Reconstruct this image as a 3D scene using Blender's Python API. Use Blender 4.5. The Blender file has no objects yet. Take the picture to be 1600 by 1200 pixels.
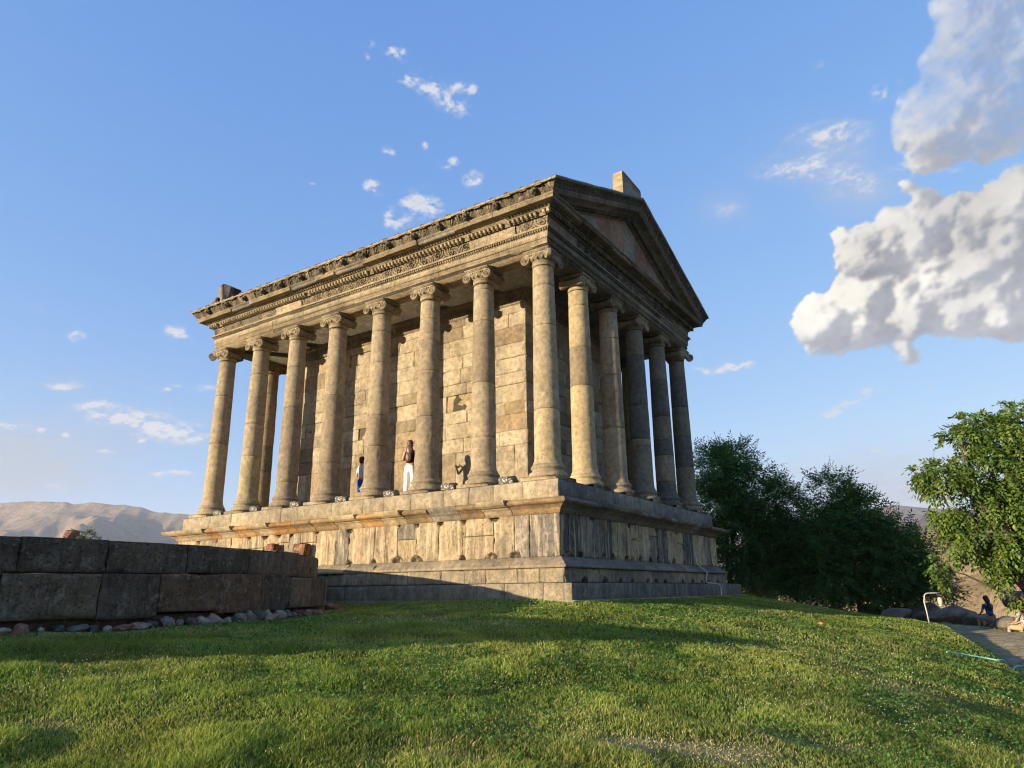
import bpy, bmesh, math, random
import numpy as np
from mathutils import Vector, Matrix

rng = np.random.default_rng(7)
random.seed(7)
SC = bpy.context.scene
COL = SC.collection
PI = math.pi

# ------------------------------------------------------------------ camera
CAM = np.array([-15.6947, -9.3021, -2.8885])
YAW, PITCH, ROLL, FPX = 0.9849, 0.2887, -0.0109, 1087.88
FW = np.array([math.sin(YAW)*math.cos(PITCH), math.cos(YAW)*math.cos(PITCH), math.sin(PITCH)])
RT0 = np.array([math.cos(YAW), -math.sin(YAW), 0.0])
UP0 = np.cross(RT0, FW)
RT = RT0*math.cos(ROLL) + UP0*math.sin(ROLL)
UP = -RT0*math.sin(ROLL) + UP0*math.cos(ROLL)
cam_d = bpy.data.cameras.new("camera")
cam = bpy.data.objects.new("camera", cam_d)
COL.objects.link(cam)
cam.matrix_world = Matrix(((RT[0], UP[0], -FW[0], CAM[0]), (RT[1], UP[1], -FW[1], CAM[1]),
                           (RT[2], UP[2], -FW[2], CAM[2]), (0, 0, 0, 1)))
cam_d.sensor_width = 36
cam_d.lens = 36*FPX/1600
cam_d.clip_start = 0.1
cam_d.clip_end = 60000
SC.camera = cam

def cw(l, d):
    """ground-plan point: l metres to the right of and d metres ahead of the photographer"""
    return (CAM[0] + l*math.cos(YAW) + d*math.sin(YAW), CAM[1] - l*math.sin(YAW) + d*math.cos(YAW))
def wc(x, y):
    dx, dy = x-CAM[0], y-CAM[1]
    return dx*math.cos(YAW) - dy*math.sin(YAW), dx*math.sin(YAW) + dy*math.cos(YAW)

# ------------------------------------------------------------------ sun, sky, exposure
SUN_TO = np.array([-0.893, 0.45, 0.160])
SUN_TO = SUN_TO/np.linalg.norm(SUN_TO)
SUN_EL = math.asin(SUN_TO[2])
sd = bpy.data.lights.new("sun", 'SUN')
sd.energy = 5.0
sd.angle = math.radians(0.5)
sd.color = (1.0, 0.82, 0.58)
so = bpy.data.objects.new("sun", sd)
COL.objects.link(so)
so.rotation_euler = Vector(SUN_TO).to_track_quat('Z', 'Y').to_euler()
SC.view_settings.view_transform = 'Standard'
SC.view_settings.look = 'None'
SC.view_settings.gamma = 1
SC.view_settings.exposure = 1.4
SC.cycles.use_denoising = True
SC.cycles.denoising_input_passes = 'RGB_ALBEDO_NORMAL'
SC.cycles.denoising_prefilter = 'ACCURATE'
SC.cycles.filter_width = 1.15
SC.cycles.sample_clamp_indirect = 4
SC.cycles.max_bounces = 6
SC.cycles.transparent_max_bounces = 8

W = bpy.data.worlds.new("World")
SC.world = W
W.use_nodes = True
nt = W.node_tree
nt.nodes.clear()
def N(tree, typ, **kw):
    n = tree.nodes.new(typ)
    for k, v in kw.items():
        if k == 'ins':
            for kk, vv in v.items():
                n.inputs[kk].default_value = vv
        else:
            setattr(n, k, v)
    return n
def pdir(u, v):
    d = FW*FPX + RT*(u-800) + UP*(600-v)
    return d/np.linalg.norm(d)

def wm(op, a, b):
    n = nt.nodes.new('ShaderNodeMath'); n.operation = op
    for i, v in enumerate((a, b)):
        if isinstance(v, (int, float)): n.inputs[i].default_value = v
        else: nt.links.new(v, n.inputs[i])
    return n.outputs[0]
sky = nt.nodes.new('ShaderNodeTexSky')
sky.sky_type = 'NISHITA'
sky.sun_disc = False
sky.sun_elevation = SUN_EL
sky.sun_rotation = math.atan2(SUN_TO[0], SUN_TO[1])
sky.altitude = 1400
sky.air_density = 1.0
sky.dust_density = 0.6
sky.ozone_density = 1.6
# hazy summer air: soften the sky's range channel by channel (k*(x/x0)**g)
sepc = nt.nodes.new('ShaderNodeSeparateColor'); comb = nt.nodes.new('ShaderNodeCombineColor')
nt.links.new(sky.outputs[0], sepc.inputs[0])
for i, (x0, k, g) in enumerate(((.43, .38, .85), (.81, .98, .56), (1.40, 2.30, .25))):
    d_ = wm('DIVIDE', sepc.outputs[i], x0)
    p_ = wm('POWER', d_, g)
    nt.links.new(wm('MULTIPLY', p_, k), comb.inputs[i])
bg = nt.nodes.new('ShaderNodeBackground')
bg.inputs['Strength'].default_value = 0.122
nt.links.new(comb.outputs[0], bg.inputs['Color'])
wo = nt.nodes.new('ShaderNodeOutputWorld')
nt.links.new(bg.outputs[0], wo.inputs['Surface'])
W.cycles.sampling_method = 'MANUAL'
W.cycles.sample_map_resolution = 512

# ------------------------------------------------------------------ helpers
def hash3(ix, iy, iz, seed):
    h = (ix.astype(np.int64)*374761393 + iy.astype(np.int64)*668265263 + iz.astype(np.int64)*2147483647 + seed*1274126177) & 0xffffffff
    h = ((h ^ (h >> 13))*1274126177) & 0xffffffff
    h = h ^ (h >> 16)
    return (h & 0xffffff)/float(0xffffff)
def vnoise(x, y, z=0.0, seed=0):
    x, y, z = np.broadcast_arrays(np.asarray(x, float), np.asarray(y, float), np.asarray(z, float))
    ix, iy, iz = np.floor(x), np.floor(y), np.floor(z)
    fx, fy, fz = x-ix, y-iy, z-iz
    fx, fy, fz = fx*fx*(3-2*fx), fy*fy*(3-2*fy), fz*fz*(3-2*fz)
    r = 0
    for a in (0, 1):
        for b in (0, 1):
            for c in (0, 1):
                w = (fx if a else 1-fx)*(fy if b else 1-fy)*(fz if c else 1-fz)
                r = r + w*hash3(ix+a, iy+b, iz+c, seed)
    return r*2-1
def fbm(x, y, z=0.0, octv=4, seed=0, gain=.5):
    a, s, t = 1., 0., 0.
    x, y, z = np.asarray(x, float), np.asarray(y, float), np.asarray(z, float)
    for i in range(octv):
        s = s + a*vnoise(x, y, z, seed+i*17); t += a
        x, y, z = x*2.03+5.1, y*2.03+3.7, z*2.03+1.9; a *= gain
    return s/t

class MB:
    def __init__(s):
        s.v = []; s.f = []; s.c = []; s.n = 0
    def add(s, verts, faces, col=(1, 1, 1)):
        o = s.n
        verts = np.asarray(verts, float)
        s.v.append(verts); s.n += len(verts)
        cc = np.asarray(col, float)
        per = cc.ndim == 2
        for k, f in enumerate(faces):
            s.f.append([i+o for i in f]); s.c.append(cc[k] if per else cc)
    def box(s, c, h, col=(1, 1, 1), R=None, ch=0.0):
        """chamfered box: centre, half sizes"""
        c = np.array(c, float); h = np.array(h, float)
        if ch <= 0:
            V = np.array([[x, y, z] for x in (-1, 1) for y in (-1, 1) for z in (-1, 1)], float)*h
            F = [(0, 1, 3, 2), (4, 6, 7, 5), (0, 4, 5, 1), (2, 3, 7, 6), (0, 2, 6, 4), (1, 5, 7, 3)]
        else:
            V = []; idx = {}
            for x in (-1, 1):
                for y in (-1, 1):
                    for z in (-1, 1):
                        for ax in range(3):
                            p = np.array([x, y, z], float)*(h-ch)
                            p[ax] = (x, y, z)[ax]*h[ax]
                            idx[(x, y, z, ax)] = len(V); V.append(p)
            F = []
            for ax in range(3):
                o1, o2 = [a for a in range(3) if a != ax]
                for sg in (-1, 1):
                    q = []
                    for (a, b) in ((-1, -1), (1, -1), (1, 1), (-1, 1)):
                        k = [0, 0, 0]; k[ax] = sg; k[o1] = a; k[o2] = b
                        q.append(idx[(*k, ax)])
                    F.append(tuple(q))
                for a in (-1, 1):
                    for b in (-1, 1):
                        k0 = [0, 0, 0]; k0[ax] = -1; k0[o1] = a; k0[o2] = b
                        k1 = list(k0); k1[ax] = 1
                        F.append((idx[(*k0, o1)], idx[(*k0, o2)], idx[(*k1, o2)], idx[(*k1, o1)]))
            for x in (-1, 1):
                for y in (-1, 1):
                    for z in (-1, 1):
                        F.append((idx[(x, y, z, 0)], idx[(x, y, z, 1)], idx[(x, y, z, 2)]))
            V = np.array(V)
        if R is not None: V = V @ np.array(R).T
        s.add(V+c, F, col)
    def grid(s, X, Y, Z, col=(1, 1, 1)):
        """2-D arrays -> quad sheet"""
        a, b = X.shape
        V = np.stack([X, Y, Z], -1).reshape(-1, 3)
        i = np.arange(a*b).reshape(a, b)
        F = np.stack([i[:-1, :-1], i[1:, :-1], i[1:, 1:], i[:-1, 1:]], -1).reshape(-1, 4)
        cc = np.asarray(col, float)
        if cc.ndim == 3:
            cc = cc[:-1, :-1].reshape(-1, 3)
        s.add(V, F.tolist(), cc)
    def lathe(s, prof, ctr, n=32, col=(1, 1, 1), axis=2, colf=None):
        th = np.linspace(0, 2*PI, n, endpoint=False)
        V = []; F = []; C = []
        for (r, z) in prof:
            V.append(np.stack([r*np.cos(th), r*np.sin(th), np.full(n, z)], -1))
        V = np.concatenate(V)
        for k in range(len(prof)-1):
            for i in range(n):
                j = (i+1) % n
                F.append((k*n+i, k*n+j, (k+1)*n+j, (k+1)*n+i)); C.append(colf(k) if colf else col)
        F.append(tuple(range(n))[::-1]); C.append(C[0])
        F.append(tuple((len(prof)-1)*n+i for i in range(n))); C.append(C[-2] if len(C) > 1 else C[0])
        if axis == 0: V = V[:, [2, 0, 1]]
        if axis == 1: V = V[:, [1, 2, 0]]
        s.add(V+np.array(ctr), F, np.array(C, float))
    def tube(s, pts, rad, n=8, col=(1, 1, 1), cap=True):
        pts = np.array(pts, float); m = len(pts)
        if np.isscalar(rad): rad = [rad]*m
        V = []; prev = None
        for k in range(m):
            t = pts[min(k+1, m-1)]-pts[max(k-1, 0)]; t = t/(np.linalg.norm(t)+1e-12)
            if prev is None:
                a = np.array([0, 0, 1.]) if abs(t[2]) < .9 else np.array([1., 0, 0])
                u = np.cross(t, a)
            else:
                u = prev - t*np.dot(prev, t)
            u = u/(np.linalg.norm(u)+1e-12); prev = u; w = np.cross(t, u)
            for i in range(n):
                a = 2*PI*i/n
                V.append(pts[k]+rad[k]*(u*math.cos(a)+w*math.sin(a)))
        F = [(k*n+i, k*n+(i+1) % n, (k+1)*n+(i+1) % n, (k+1)*n+i) for k in range(m-1) for i in range(n)]
        if cap:
            F.append(tuple(range(n))[::-1]); F.append(tuple((m-1)*n+i for i in range(n)))
        s.add(V, F, col)
    def blob(s, c, r, col, seed=0, amp=.25, n=10, squash=(1, 1, 1), freq=1.3):
        th = np.linspace(0, 2*PI, 2*n, endpoint=False); ph = np.linspace(0.02, PI-.02, n)
        T, P_ = np.meshgrid(th, ph, indexing='ij')
        D = np.stack([np.sin(P_)*np.cos(T), np.sin(P_)*np.sin(T), np.cos(P_)], -1)
        k = 1+amp*fbm(D[..., 0]*freq+seed*3.1, D[..., 1]*freq+seed, D[..., 2]*freq, 3, seed)*1.6
        D = D*k[..., None]*r*np.array(squash)+np.array(c)
        D = np.concatenate([D, D[:1]], 0)
        s.grid(D[..., 0], D[..., 1], D[..., 2], col)
    def build(s, name, mat, parent=None, smooth=False, merge=False):
        me = bpy.data.meshes.new(name)
        V = np.concatenate(s.v) if s.v else np.zeros((0, 3))
        lens = np.array([len(f) for f in s.f], np.int32)
        loops = np.fromiter((i for f in s.f for i in f), np.int32, int(lens.sum()))
        me.vertices.add(len(V)); me.vertices.foreach_set('co', V.astype(np.float32).ravel())
        me.loops.add(len(loops)); me.loops.foreach_set('vertex_index', loops)
        me.polygons.add(len(lens))
        st = np.concatenate([[0], np.cumsum(lens)[:-1]]).astype(np.int32)
        me.polygons.foreach_set('loop_start', st)
        me.update(calc_edges=True)
        at = me.attributes.new('Col', 'FLOAT_COLOR', 'FACE')
        C = np.ones((len(lens), 4), np.float32); C[:, :3] = np.array(s.c, np.float32)
        at.data.foreach_set('color', C.ravel())
        if smooth:
            me.polygons.foreach_set('use_smooth', np.ones(len(lens), bool))
        me.materials.append(mat)
        o = bpy.data.objects.new(name, me)
        COL.objects.link(o)
        if parent is not None: o.parent = parent
        return o

def tag(o, label=None, cat=None, group=None, kind=None):
    if label: o['label'] = label
    if cat: o['category'] = cat
    if group: o['group'] = group
    if kind: o['kind'] = kind
    return o
def empty(name, loc=(0, 0, 0), rz=0.0):
    o = bpy.data.objects.new(name, None); COL.objects.link(o)
    o.location = loc; o.rotation_euler = (0, 0, rz); o.empty_display_size = .2
    return o
def child_at(o, root):
    """parent a world-built mesh to a thing whose Empty stands elsewhere"""
    o.parent = root
    o.matrix_parent_inverse = (Matrix.Translation(root.location) @ root.rotation_euler.to_matrix().to_4x4()).inverted()
    return o
def rot(ax, a):
    return np.array(Matrix.Rotation(a, 3, ax))

# ------------------------------------------------------------------ materials
class Mat:
    def __init__(s, name, rough=.9, spec=.25):
        s.m = bpy.data.materials.new(name); s.m.use_nodes = True
        s.t = s.m.node_tree; s.b = s.t.nodes['Principled BSDF']
        s.b.inputs['Roughness'].default_value = rough
        s.b.inputs['Specular IOR Level'].default_value = spec
        s.geo = s.t.nodes.new('ShaderNodeNewGeometry')
        s.bumps = None
    def l(s, a, b): s.t.links.new(a, b)
    def attr(s, name='Col'):
        n = s.t.nodes.new('ShaderNodeAttribute'); n.attribute_name = name; return n.outputs['Color']
    def vec(s, sc=(1, 1, 1), local=False, src=None):
        n = s.t.nodes.new('ShaderNodeVectorMath'); n.operation = 'MULTIPLY'
        if local:
            tc_ = s.t.nodes.new('ShaderNodeTexCoord'); s.l(tc_.outputs['Object'], n.inputs[0])
        else: s.l(src or s.geo.outputs['Position'], n.inputs[0])
        n.inputs[1].default_value = sc; return n.outputs[0]
    def noise(s, scale, detail=5, rough=.55, vec=None, dist=0.):
        n = s.t.nodes.new('ShaderNodeTexNoise')
        for k, v in (('Scale', scale), ('Detail', detail), ('Roughness', rough), ('Distortion', dist)): n.inputs[k].default_value = v
        s.l(vec or s.geo.outputs['Position'], n.inputs['Vector']); return n.outputs['Fac']
    def voro(s, scale, vec=None, feature='F1', out='Distance'):
        n = s.t.nodes.new('ShaderNodeTexVoronoi'); n.feature = feature; n.inputs['Scale'].default_value = scale
        s.l(vec or s.geo.outputs['Position'], n.inputs['Vector']); return n.outputs[out]
    def mr(s, x, a, b, c=0., d=1.):
        n = s.t.nodes.new('ShaderNodeMapRange'); s.l(x, n.inputs[0])
        for i, v in enumerate((a, b, c, d)): n.inputs[i+1].default_value = v
        return n.outputs[0]
    def math(s, op, a, b):
        n = s.t.nodes.new('ShaderNodeMath'); n.operation = op
        for i, v in enumerate((a, b)):
            if isinstance(v, (int, float)): n.inputs[i].default_value = v
            else: s.l(v, n.inputs[i])
        return n.outputs[0]
    def mix(s, f, a, b, typ='MIX'):
        n = s.t.nodes.new('ShaderNodeMix'); n.data_type = 'RGBA'; n.blend_type = typ; n.clamp_factor = True
        for k, v in ((0, f), (6, a), (7, b)):
            if isinstance(v, (int, float)): n.inputs[k].default_value = v
            elif isinstance(v, tuple): n.inputs[k].default_value = (*v, 1) if len(v) == 3 else v
            else: s.l(v, n.inputs[k])
        return n.outputs[2]
    def grey(s, x):
        n = s.t.nodes.new('ShaderNodeCombineColor')
        for i in range(3): s.l(x, n.inputs[i])
        return n.outputs[0]
    def bump(s, h, dist, strength=1.0):
        n = s.t.nodes.new('ShaderNodeBump'); n.inputs['Distance'].default_value = dist; n.inputs['Strength'].default_value = strength
        s.l(h, n.inputs['Height'])
        if s.bumps is not None: s.l(s.bumps, n.inputs['Normal'])
        s.bumps = n.outputs[0]; s.l(s.bumps, s.b.inputs['Normal'])
    def base(s, c):
        if isinstance(c, tuple): s.b.inputs['Base Color'].default_value = (*c, 1)
        else: s.l(c, s.b.inputs['Base Color'])

def stone(name, streak=None, pit=.5, bump=.006, mott=.35, rough=.92, lichen=.0, grime=.42, tint=(.97, .94, .87)):
    M = Mat(name, rough)
    c = M.mix(1.0, M.attr(), tint, 'MULTIPLY')
    big = M.noise(1.1, 6, .6, dist=.4)
    c = M.mix(1.0, c, M.grey(M.mr(big, .3, .7, 1-mott, 1+mott*.7)), 'MULTIPLY')
    med = M.noise(7, 7, .65)
    c = M.mix(1.0, c, M.grey(M.mr(med, .3, .7, .66, 1.34)), 'MULTIPLY')
    fin = M.noise(48, 5, .75)
    c = M.mix(1.0, c, M.grey(M.mr(fin, .3, .7, .68, 1.30)), 'MULTIPLY')
    gr = M.noise(2.3, 9, .68, vec=M.vec((1, 1, .6)), dist=.6)
    c = M.mix(M.mr(gr, .52, .68, 0, grime), c, (.085, .078, .062))
    gr2 = M.noise(4.1, 9, .7, vec=M.vec((1, 1, .8)), dist=.9)
    c = M.mix(M.mr(gr2, .57, .68, 0, grime*.8), c, (.46, .39, .28))
    if streak:
        v = M.vec((5.5, 5.5, .5))
        st = M.noise(1.0, 6, .62, vec=v, dist=.3)
        c = M.mix(M.mr(st, .50, .66, 0, streak[2]), c, streak[0])
        st2 = M.noise(1.0, 6, .6, vec=M.vec((8, 8, .8)), dist=.9)
        c = M.mix(M.mr(st2, .54, .68, 0, streak[3]), c, streak[1])
    pits = M.noise(24, 5, .6)
    c = M.mix(M.mr(pits, .60, .72, 0, pit), c, (.045, .038, .03))
    if lichen:
        li = M.noise(11, 8, .7, dist=.8)
        c = M.mix(M.mr(li, .56, .66, 0, lichen), c, (.42, .39, .32))
    M.base(c)
    h = M.math('ADD', M.math('MULTIPLY', med, 1.0), M.math('MULTIPLY', fin, .35))
    h = M.math('SUBTRACT', h, M.math('MULTIPLY', M.mr(pits, .56, .70, 0, 1), .8))
    M.bump(h, bump)
    return M.m
M_STONE = stone('temple_stone', pit=.6, bump=.020)
M_SHAFT = stone('column_stone', pit=.5, bump=.014, mott=.22, grime=.20)
M_CARVE = stone('carved_stone', pit=.85, bump=.03, mott=.4, lichen=.12, grime=.75)
M_PODIUM = stone('podium_stone', streak=((.52, .42, .27), (.075, .065, .05), .8, .85), pit=.6, bump=.024, grime=.5)
M_PODIUMD = stone('podium_step_stone', streak=((.24, .21, .17), (.06, .055, .05), .5, .5), pit=.5, bump=.018)
M_RUIN = stone('dark_tuff', streak=((.15, .13, .10), (.02, .018, .016), .35, .6), pit=.7, bump=.03, lichen=.28, mott=.5)
M_ROCK = stone('rubble_rock', pit=.5, bump=.02, mott=.5, lichen=.3, grime=.25)

def simple(name, col, rough=.6, spec=.4, metal=0., nscale=30, var=.15, bump=0.0):
    M = Mat(name, rough, spec)
    n = M.noise(nscale, 4, .6, vec=M.vec(local=True))
    M.base(M.mix(1.0, col, M.grey(M.mr(n, .3, .7, 1-var, 1+var)), 'MULTIPLY'))
    M.b.inputs['Metallic'].default_value = metal
    if bump: M.bump(n, bump)
    return M.m

# stone palette
TAN = [(.30, .245, .165), (.33, .27, .185), (.27, .22, .15), (.35, .295, .205), (.29, .24, .165), (.31, .25, .155)]
GREY = [(.19, .175, .15), (.22, .20, .165), (.16, .15, .135), (.24, .21, .17)]
OCH = [(.34, .185, .07), (.37, .22, .095), (.30, .16, .07), (.26, .18, .10)]
def pick(lst, j=.06):
    c = np.array(lst[rng.integers(len(lst))])
    return np.clip(c*(1+rng.normal(0, j)), .01, .9)

# ------------------------------------------------------------------ ground height
CP = np.array([(0, 0, -4.5), (0, 5, -4.13), (-5, 4, -3.98), (5, 5, -4.6), (-9, 5, -3.6), (-20, 3, -3.5), (0, -12, -5.2), (12, -6, -6), (-14, -8, -4.2),
      (1.3, 16.4, -3.14), (-4.8, 20.4, -3.14), (-9, 23.2, -3.12), (-13.1, 26, -3.1), (8.5, 27.3, -3.14), (4.8, 21.7, -3.14), (-5.9, 36.8, -3.1), (1.5, 32, -3.1), (0, 26, -3.1),
      (-7.2, 8.6, -3.42), (-4.9, 13, -3.42), (-4.7, 16, -3.38), (-5.1, 19, -3.3), (-13, 15, -3.3), (-13, 8, -3.42), (-20, 14, -3.3),
      (9.8, 13.3, -4.88), (8, 9, -4.95), (12.6, 18, -4.62), (15.6, 24.8, -4.40), (13.6, 23, -4.06), (11.5, 25, -3.74), (9.6, 20, -3.92), (5, 15, -3.75), (7.5, 17, -3.9), (6, 11, -4.35),
      (17, 22, -4.75), (20, 20, -5.0), (26, 28, -5.2), (15, 33, -4.25), (14, 41, -4.5), (22, 40, -4.8), (20, 58, -5.6), (0, 60, -5.0), (-20, 40, -3.9), (-26, 22, -3.5), (36, 45, -6), (30, 10, -6.5)], float)
def _tps(r2): return .5*r2*np.log(r2+1e-9)
_A = _tps(((CP[:, None, :2]-CP[None, :, :2])**2).sum(-1)) + np.eye(len(CP))*2.0
_P = np.concatenate([np.ones((len(CP), 1)), CP[:, :2]], 1)
_S = np.linalg.solve(np.block([[_A, _P], [_P.T, np.zeros((3, 3))]]), np.concatenate([CP[:, 2], np.zeros(3)]))
def path_line():
    P = np.array([(10.9, 6.0), (10.9, 9.0), (11.1, 12), (11.9, 15), (13.0, 18), (14.4, 21.5), (15.9, 25), (16.2, 28), (14.6, 30.5), (11, 32.5)])
    t = np.linspace(0, len(P)-1, 140); i = np.minimum(t.astype(int), len(P)-2); f = (t-i)[:, None]
    Q = P[i]*(1-f)+P[i+1]*f
    for _ in range(12): Q[1:-1] = (Q[:-2]+Q[2:]+2*Q[1:-1])/4
    return Q
PL = path_line()
def path_bed(l, d, z, raw):
    dd = np.full(l.shape, 1e9); kk = np.zeros(l.shape, int)
    idx = np.arange(1, len(PL)-1, 2)
    for k in idx:
        q = (l-PL[k, 0])**2+(d-PL[k, 1])**2
        m_ = q < dd; dd = np.where(m_, q, dd); kk = np.where(m_, k, kk)
    tx, ty = PL[np.minimum(kk+1, len(PL)-1)]-PL[kk-1], None
    tl, td = tx[..., 0], tx[..., 1]; n_ = np.hypot(tl, td)
    sg = ((l-PL[kk, 0])*td-(d-PL[kk, 1])*tl)/n_
    zc = raw(PL[kk, 0], PL[kk, 1])
    bed = zc-.03+.09*sg
    w = np.clip((1.55-np.sqrt(dd))/.45, 0, 1); w = w*w*(3-2*w)
    return z*(1-w)+bed*w
def _raw(l, d):
    z = _S[-3] + _S[-2]*l + _S[-1]*d
    for k in range(len(CP)):
        z = z + _S[k]*_tps((l-CP[k, 0])**2+(d-CP[k, 1])**2)
    return z
def gz(x, y, bumps=True):
    x = np.asarray(x, float); y = np.asarray(y, float)
    l, d = wc(x, y)
    z = path_bed(l, d, _raw(l, d), _raw)
    if bumps:
        # keep the foot of the temple level
        ox = np.maximum(np.maximum(-1.33-x, x-11.73), 0); oy = np.maximum(np.maximum(-1.33-y, y-16.03), 0)
        dist = np.hypot(ox, oy)
        k = np.clip(dist/2.5, 0, 1)
        z = z + k*(.060*fbm(x*.55, y*.55, 0, 3, 3) + .028*fbm(x*2.2, y*2.2, 0, 2, 9))
        z = np.where(dist < .6, np.minimum(z, -3.12), z)
    r = np.hypot(x-5, y-7)
    far = np.clip((r-52)/70, 0, 1); far = far*far*(3-2*far)
    zf = -95 + 30*fbm(x/420, y/420, 0, 4, 21) + .012*np.minimum(r, 4000)
    z = np.where(r > 45, np.clip(z, -9, -2), z)
    return z*(1-far)+zf*far
def gzs(x, y): return float(gz(np.array([x]), np.array([y]))[0])

# ------------------------------------------------------------------ the temple
LY, WX = 14.7, 10.4037
def side_pt(side, s, o, z):
    s, o, z = np.broadcast_arrays(np.asarray(s, float), np.asarray(o, float), np.asarray(z, float))
    if side == 'W': return np.stack([-o, s, z], -1)
    if side == 'S': return np.stack([s, -o, z], -1)
    if side == 'E': return np.stack([WX+o, s, z], -1)
    return np.stack([s, LY+o, z], -1)
def side_len(side): return LY if side in 'WE' else WX
VIS = 'WS'

def moulding(mb, side, prof, seg=.9, colf=None, worn=.004, gap=.006, vary=.004, brokenf=None, inset=0.0, sub=.22, seed=0):
    """profile (o,z) run round one side, mitred at both corners, cut into blocks"""
    Ls = side_len(side); prof = np.array(prof, float)
    s = 0.0; cuts = [-1.0]
    x = rng.uniform(.5, 1)*seg
    while x < Ls-.4*seg:
        cuts.append(x); x += seg*rng.uniform(.75, 1.3)
    cuts.append(None)
    for k in range(len(cuts)-1):
        a, b = cuts[k], cuts[k+1]
        col = colf() if colf else pick(TAN)
        pr = prof.copy()
        pr[:, 0] += rng.normal(0, vary)
        isb = brokenf(k, len(cuts)-1, side) if brokenf else None
        amp = worn
        if isb:
            pr, col, amp = isb(pr)
        a0 = 0.0 if k == 0 else a+gap/2
        b0 = Ls if b is None else b-gap/2
        n = max(2, int((b0-a0)/sub)+1)
        t = np.linspace(0, 1, n)
        o = pr[:, 0][None, :]
        S0 = (-pr[:, 0] if k == 0 else np.full(len(pr), a0))[None, :]
        S1 = (Ls+pr[:, 0] if b is None else np.full(len(pr), b0))[None, :]
        S = S0*(1-t[:, None])+S1*t[:, None]
        O = np.broadcast_to(o, S.shape).copy(); Z = np.broadcast_to(pr[:, 1][None, :], S.shape).copy()
        nz = fbm(S*3.1+k*7, Z*6, seed+.5, 3, seed)*amp*2.2
        w = np.ones_like(O); w[:, 0] = 0; w[:, -1] = 0
        if k == 0: w[0] = 0
        if b is None: w[-1] = 0
        O = O+nz*w
        V = side_pt(side, S, O, Z)
        mb.grid(V[..., 0], V[..., 1], V[..., 2], col)
        for e in (0, n-1):
            if (e == 0 and k == 0) or (e == n-1 and b is None): continue
            back = pr[:, 0].min()-.05
            P = V[e]
            Q = side_pt(side, S[e], back, Z[e])
            m = len(pr)
            mb.add(np.concatenate([P, Q]), [(i, i+1, m+i+1, m+i) for i in range(m-1)], col)

def blocks(mb, F, rects, depth=.07, gap=.005, ch=.010, chip=.10, nres=.11, seed=0, notches=()):
    """dressed or broken stones in a wall face: F(u,v,w)->xyz; rects=(u0,u1,v0,v1,colour,rough,offset)"""
    for q, (u0, u1, v0, v1, col, rough, offs) in enumerate(rects):
        w_, h_ = u1-u0, v1-v0
        if w_ < .03 or h_ < .03: continue
        nu = max(3, int(w_/nres)+1); nv = max(3, int(h_/nres)+1)
        us = np.concatenate([[u0+gap], np.linspace(u0+gap+ch, u1-gap-ch, nu), [u1-gap]])
        vs = np.concatenate([[v0+gap], np.linspace(v0+gap+ch, v1-gap-ch, nv), [v1-gap]])
        U, Vv = np.meshgrid(us, vs, indexing='ij')
        Wd = np.full(U.shape, offs, float)
        Wd += rough*fbm(U*3.3+q*3.7, Vv*3.3, seed, 4, seed+3)*1.6
        edge = np.zeros(U.shape, bool); edge[0] = edge[-1] = True; edge[:, 0] = edge[:, -1] = True
        Wd[edge] -= ch + abs(rng.normal(0, .25))*rough
        # broken arrises
        near = np.zeros(U.shape, bool); near[:2] = near[-2:] = True; near[:, :2] = near[:, -2:] = True
        cm = near & (fbm(U*5+q*1.3, Vv*5, 3.3, 2, seed+8) > (.62-chip*2.5))
        Wd[cm] -= rng.uniform(.02, .05)
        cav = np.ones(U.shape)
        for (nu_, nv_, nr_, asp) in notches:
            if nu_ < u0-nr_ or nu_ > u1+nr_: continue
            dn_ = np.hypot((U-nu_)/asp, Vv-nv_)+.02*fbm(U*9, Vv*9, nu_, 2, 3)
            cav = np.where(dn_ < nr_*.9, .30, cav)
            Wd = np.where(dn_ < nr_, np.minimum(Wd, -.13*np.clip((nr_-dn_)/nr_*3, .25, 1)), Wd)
        du = rng.normal(0, 1, U.shape)*.004*(rough > .004); U = U+du
        V = F(U, Vv, Wd)
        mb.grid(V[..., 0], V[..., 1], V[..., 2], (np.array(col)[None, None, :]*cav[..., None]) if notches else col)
        ring = [(i, 0) for i in range(U.shape[0])]+[(U.shape[0]-1, j) for j in range(1, U.shape[1])] + \
               [(i, U.shape[1]-1) for i in range(U.shape[0]-2, -1, -1)]+[(0, j) for j in range(U.shape[1]-2, 0, -1)]
        P = np.array([V[i, j] for i, j in ring])
        Q = np.array([F(U[i, j], Vv[i, j], -depth) for i, j in ring])
        m = len(ring)
        mb.add(np.concatenate([P, Q]), [(i, (i+1) % m, m+(i+1) % m, m+i) for i in range(m)], col)

def courses(u0, u1, v0, v1, hs, wlo, whi, colf, roughf, offf):
    out = []; v = v0; k = 0
    while v < v1-.02:
        h = hs[k % len(hs)]; h = min(h, v1-v)
        if v1-(v+h) < .12: h = v1-v
        u = u0; first = True
        while u < u1-.01:
            w = rng.uniform(wlo, whi)
            if first: w *= rng.uniform(.5, 1); first = False
            if u1-(u+w) < wlo*.6: w = u1-u
            out.append((u, u+w, v, v+h, colf(v), roughf(), offf()))
            u += w
        v += h; k += 1
    return out

temple = tag(empty('temple', (5.2, 7.35, -3.14)), 'ancient colonnaded stone temple with gabled end on a high stepped podium, lit by low sun', 'temple')
def T(o): return child_at(o, temple)
def SUBP(o, par):
    o.parent = par
    o.matrix_parent_inverse = Matrix.Identity(4)
    return o
def part(mb, name, mat, smooth=False):
    return T(mb.build(name, mat, None, smooth))
def sub(mb, name, mat, par, smooth=False):
    o = mb.build(name, mat, par, smooth); return o

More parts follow.
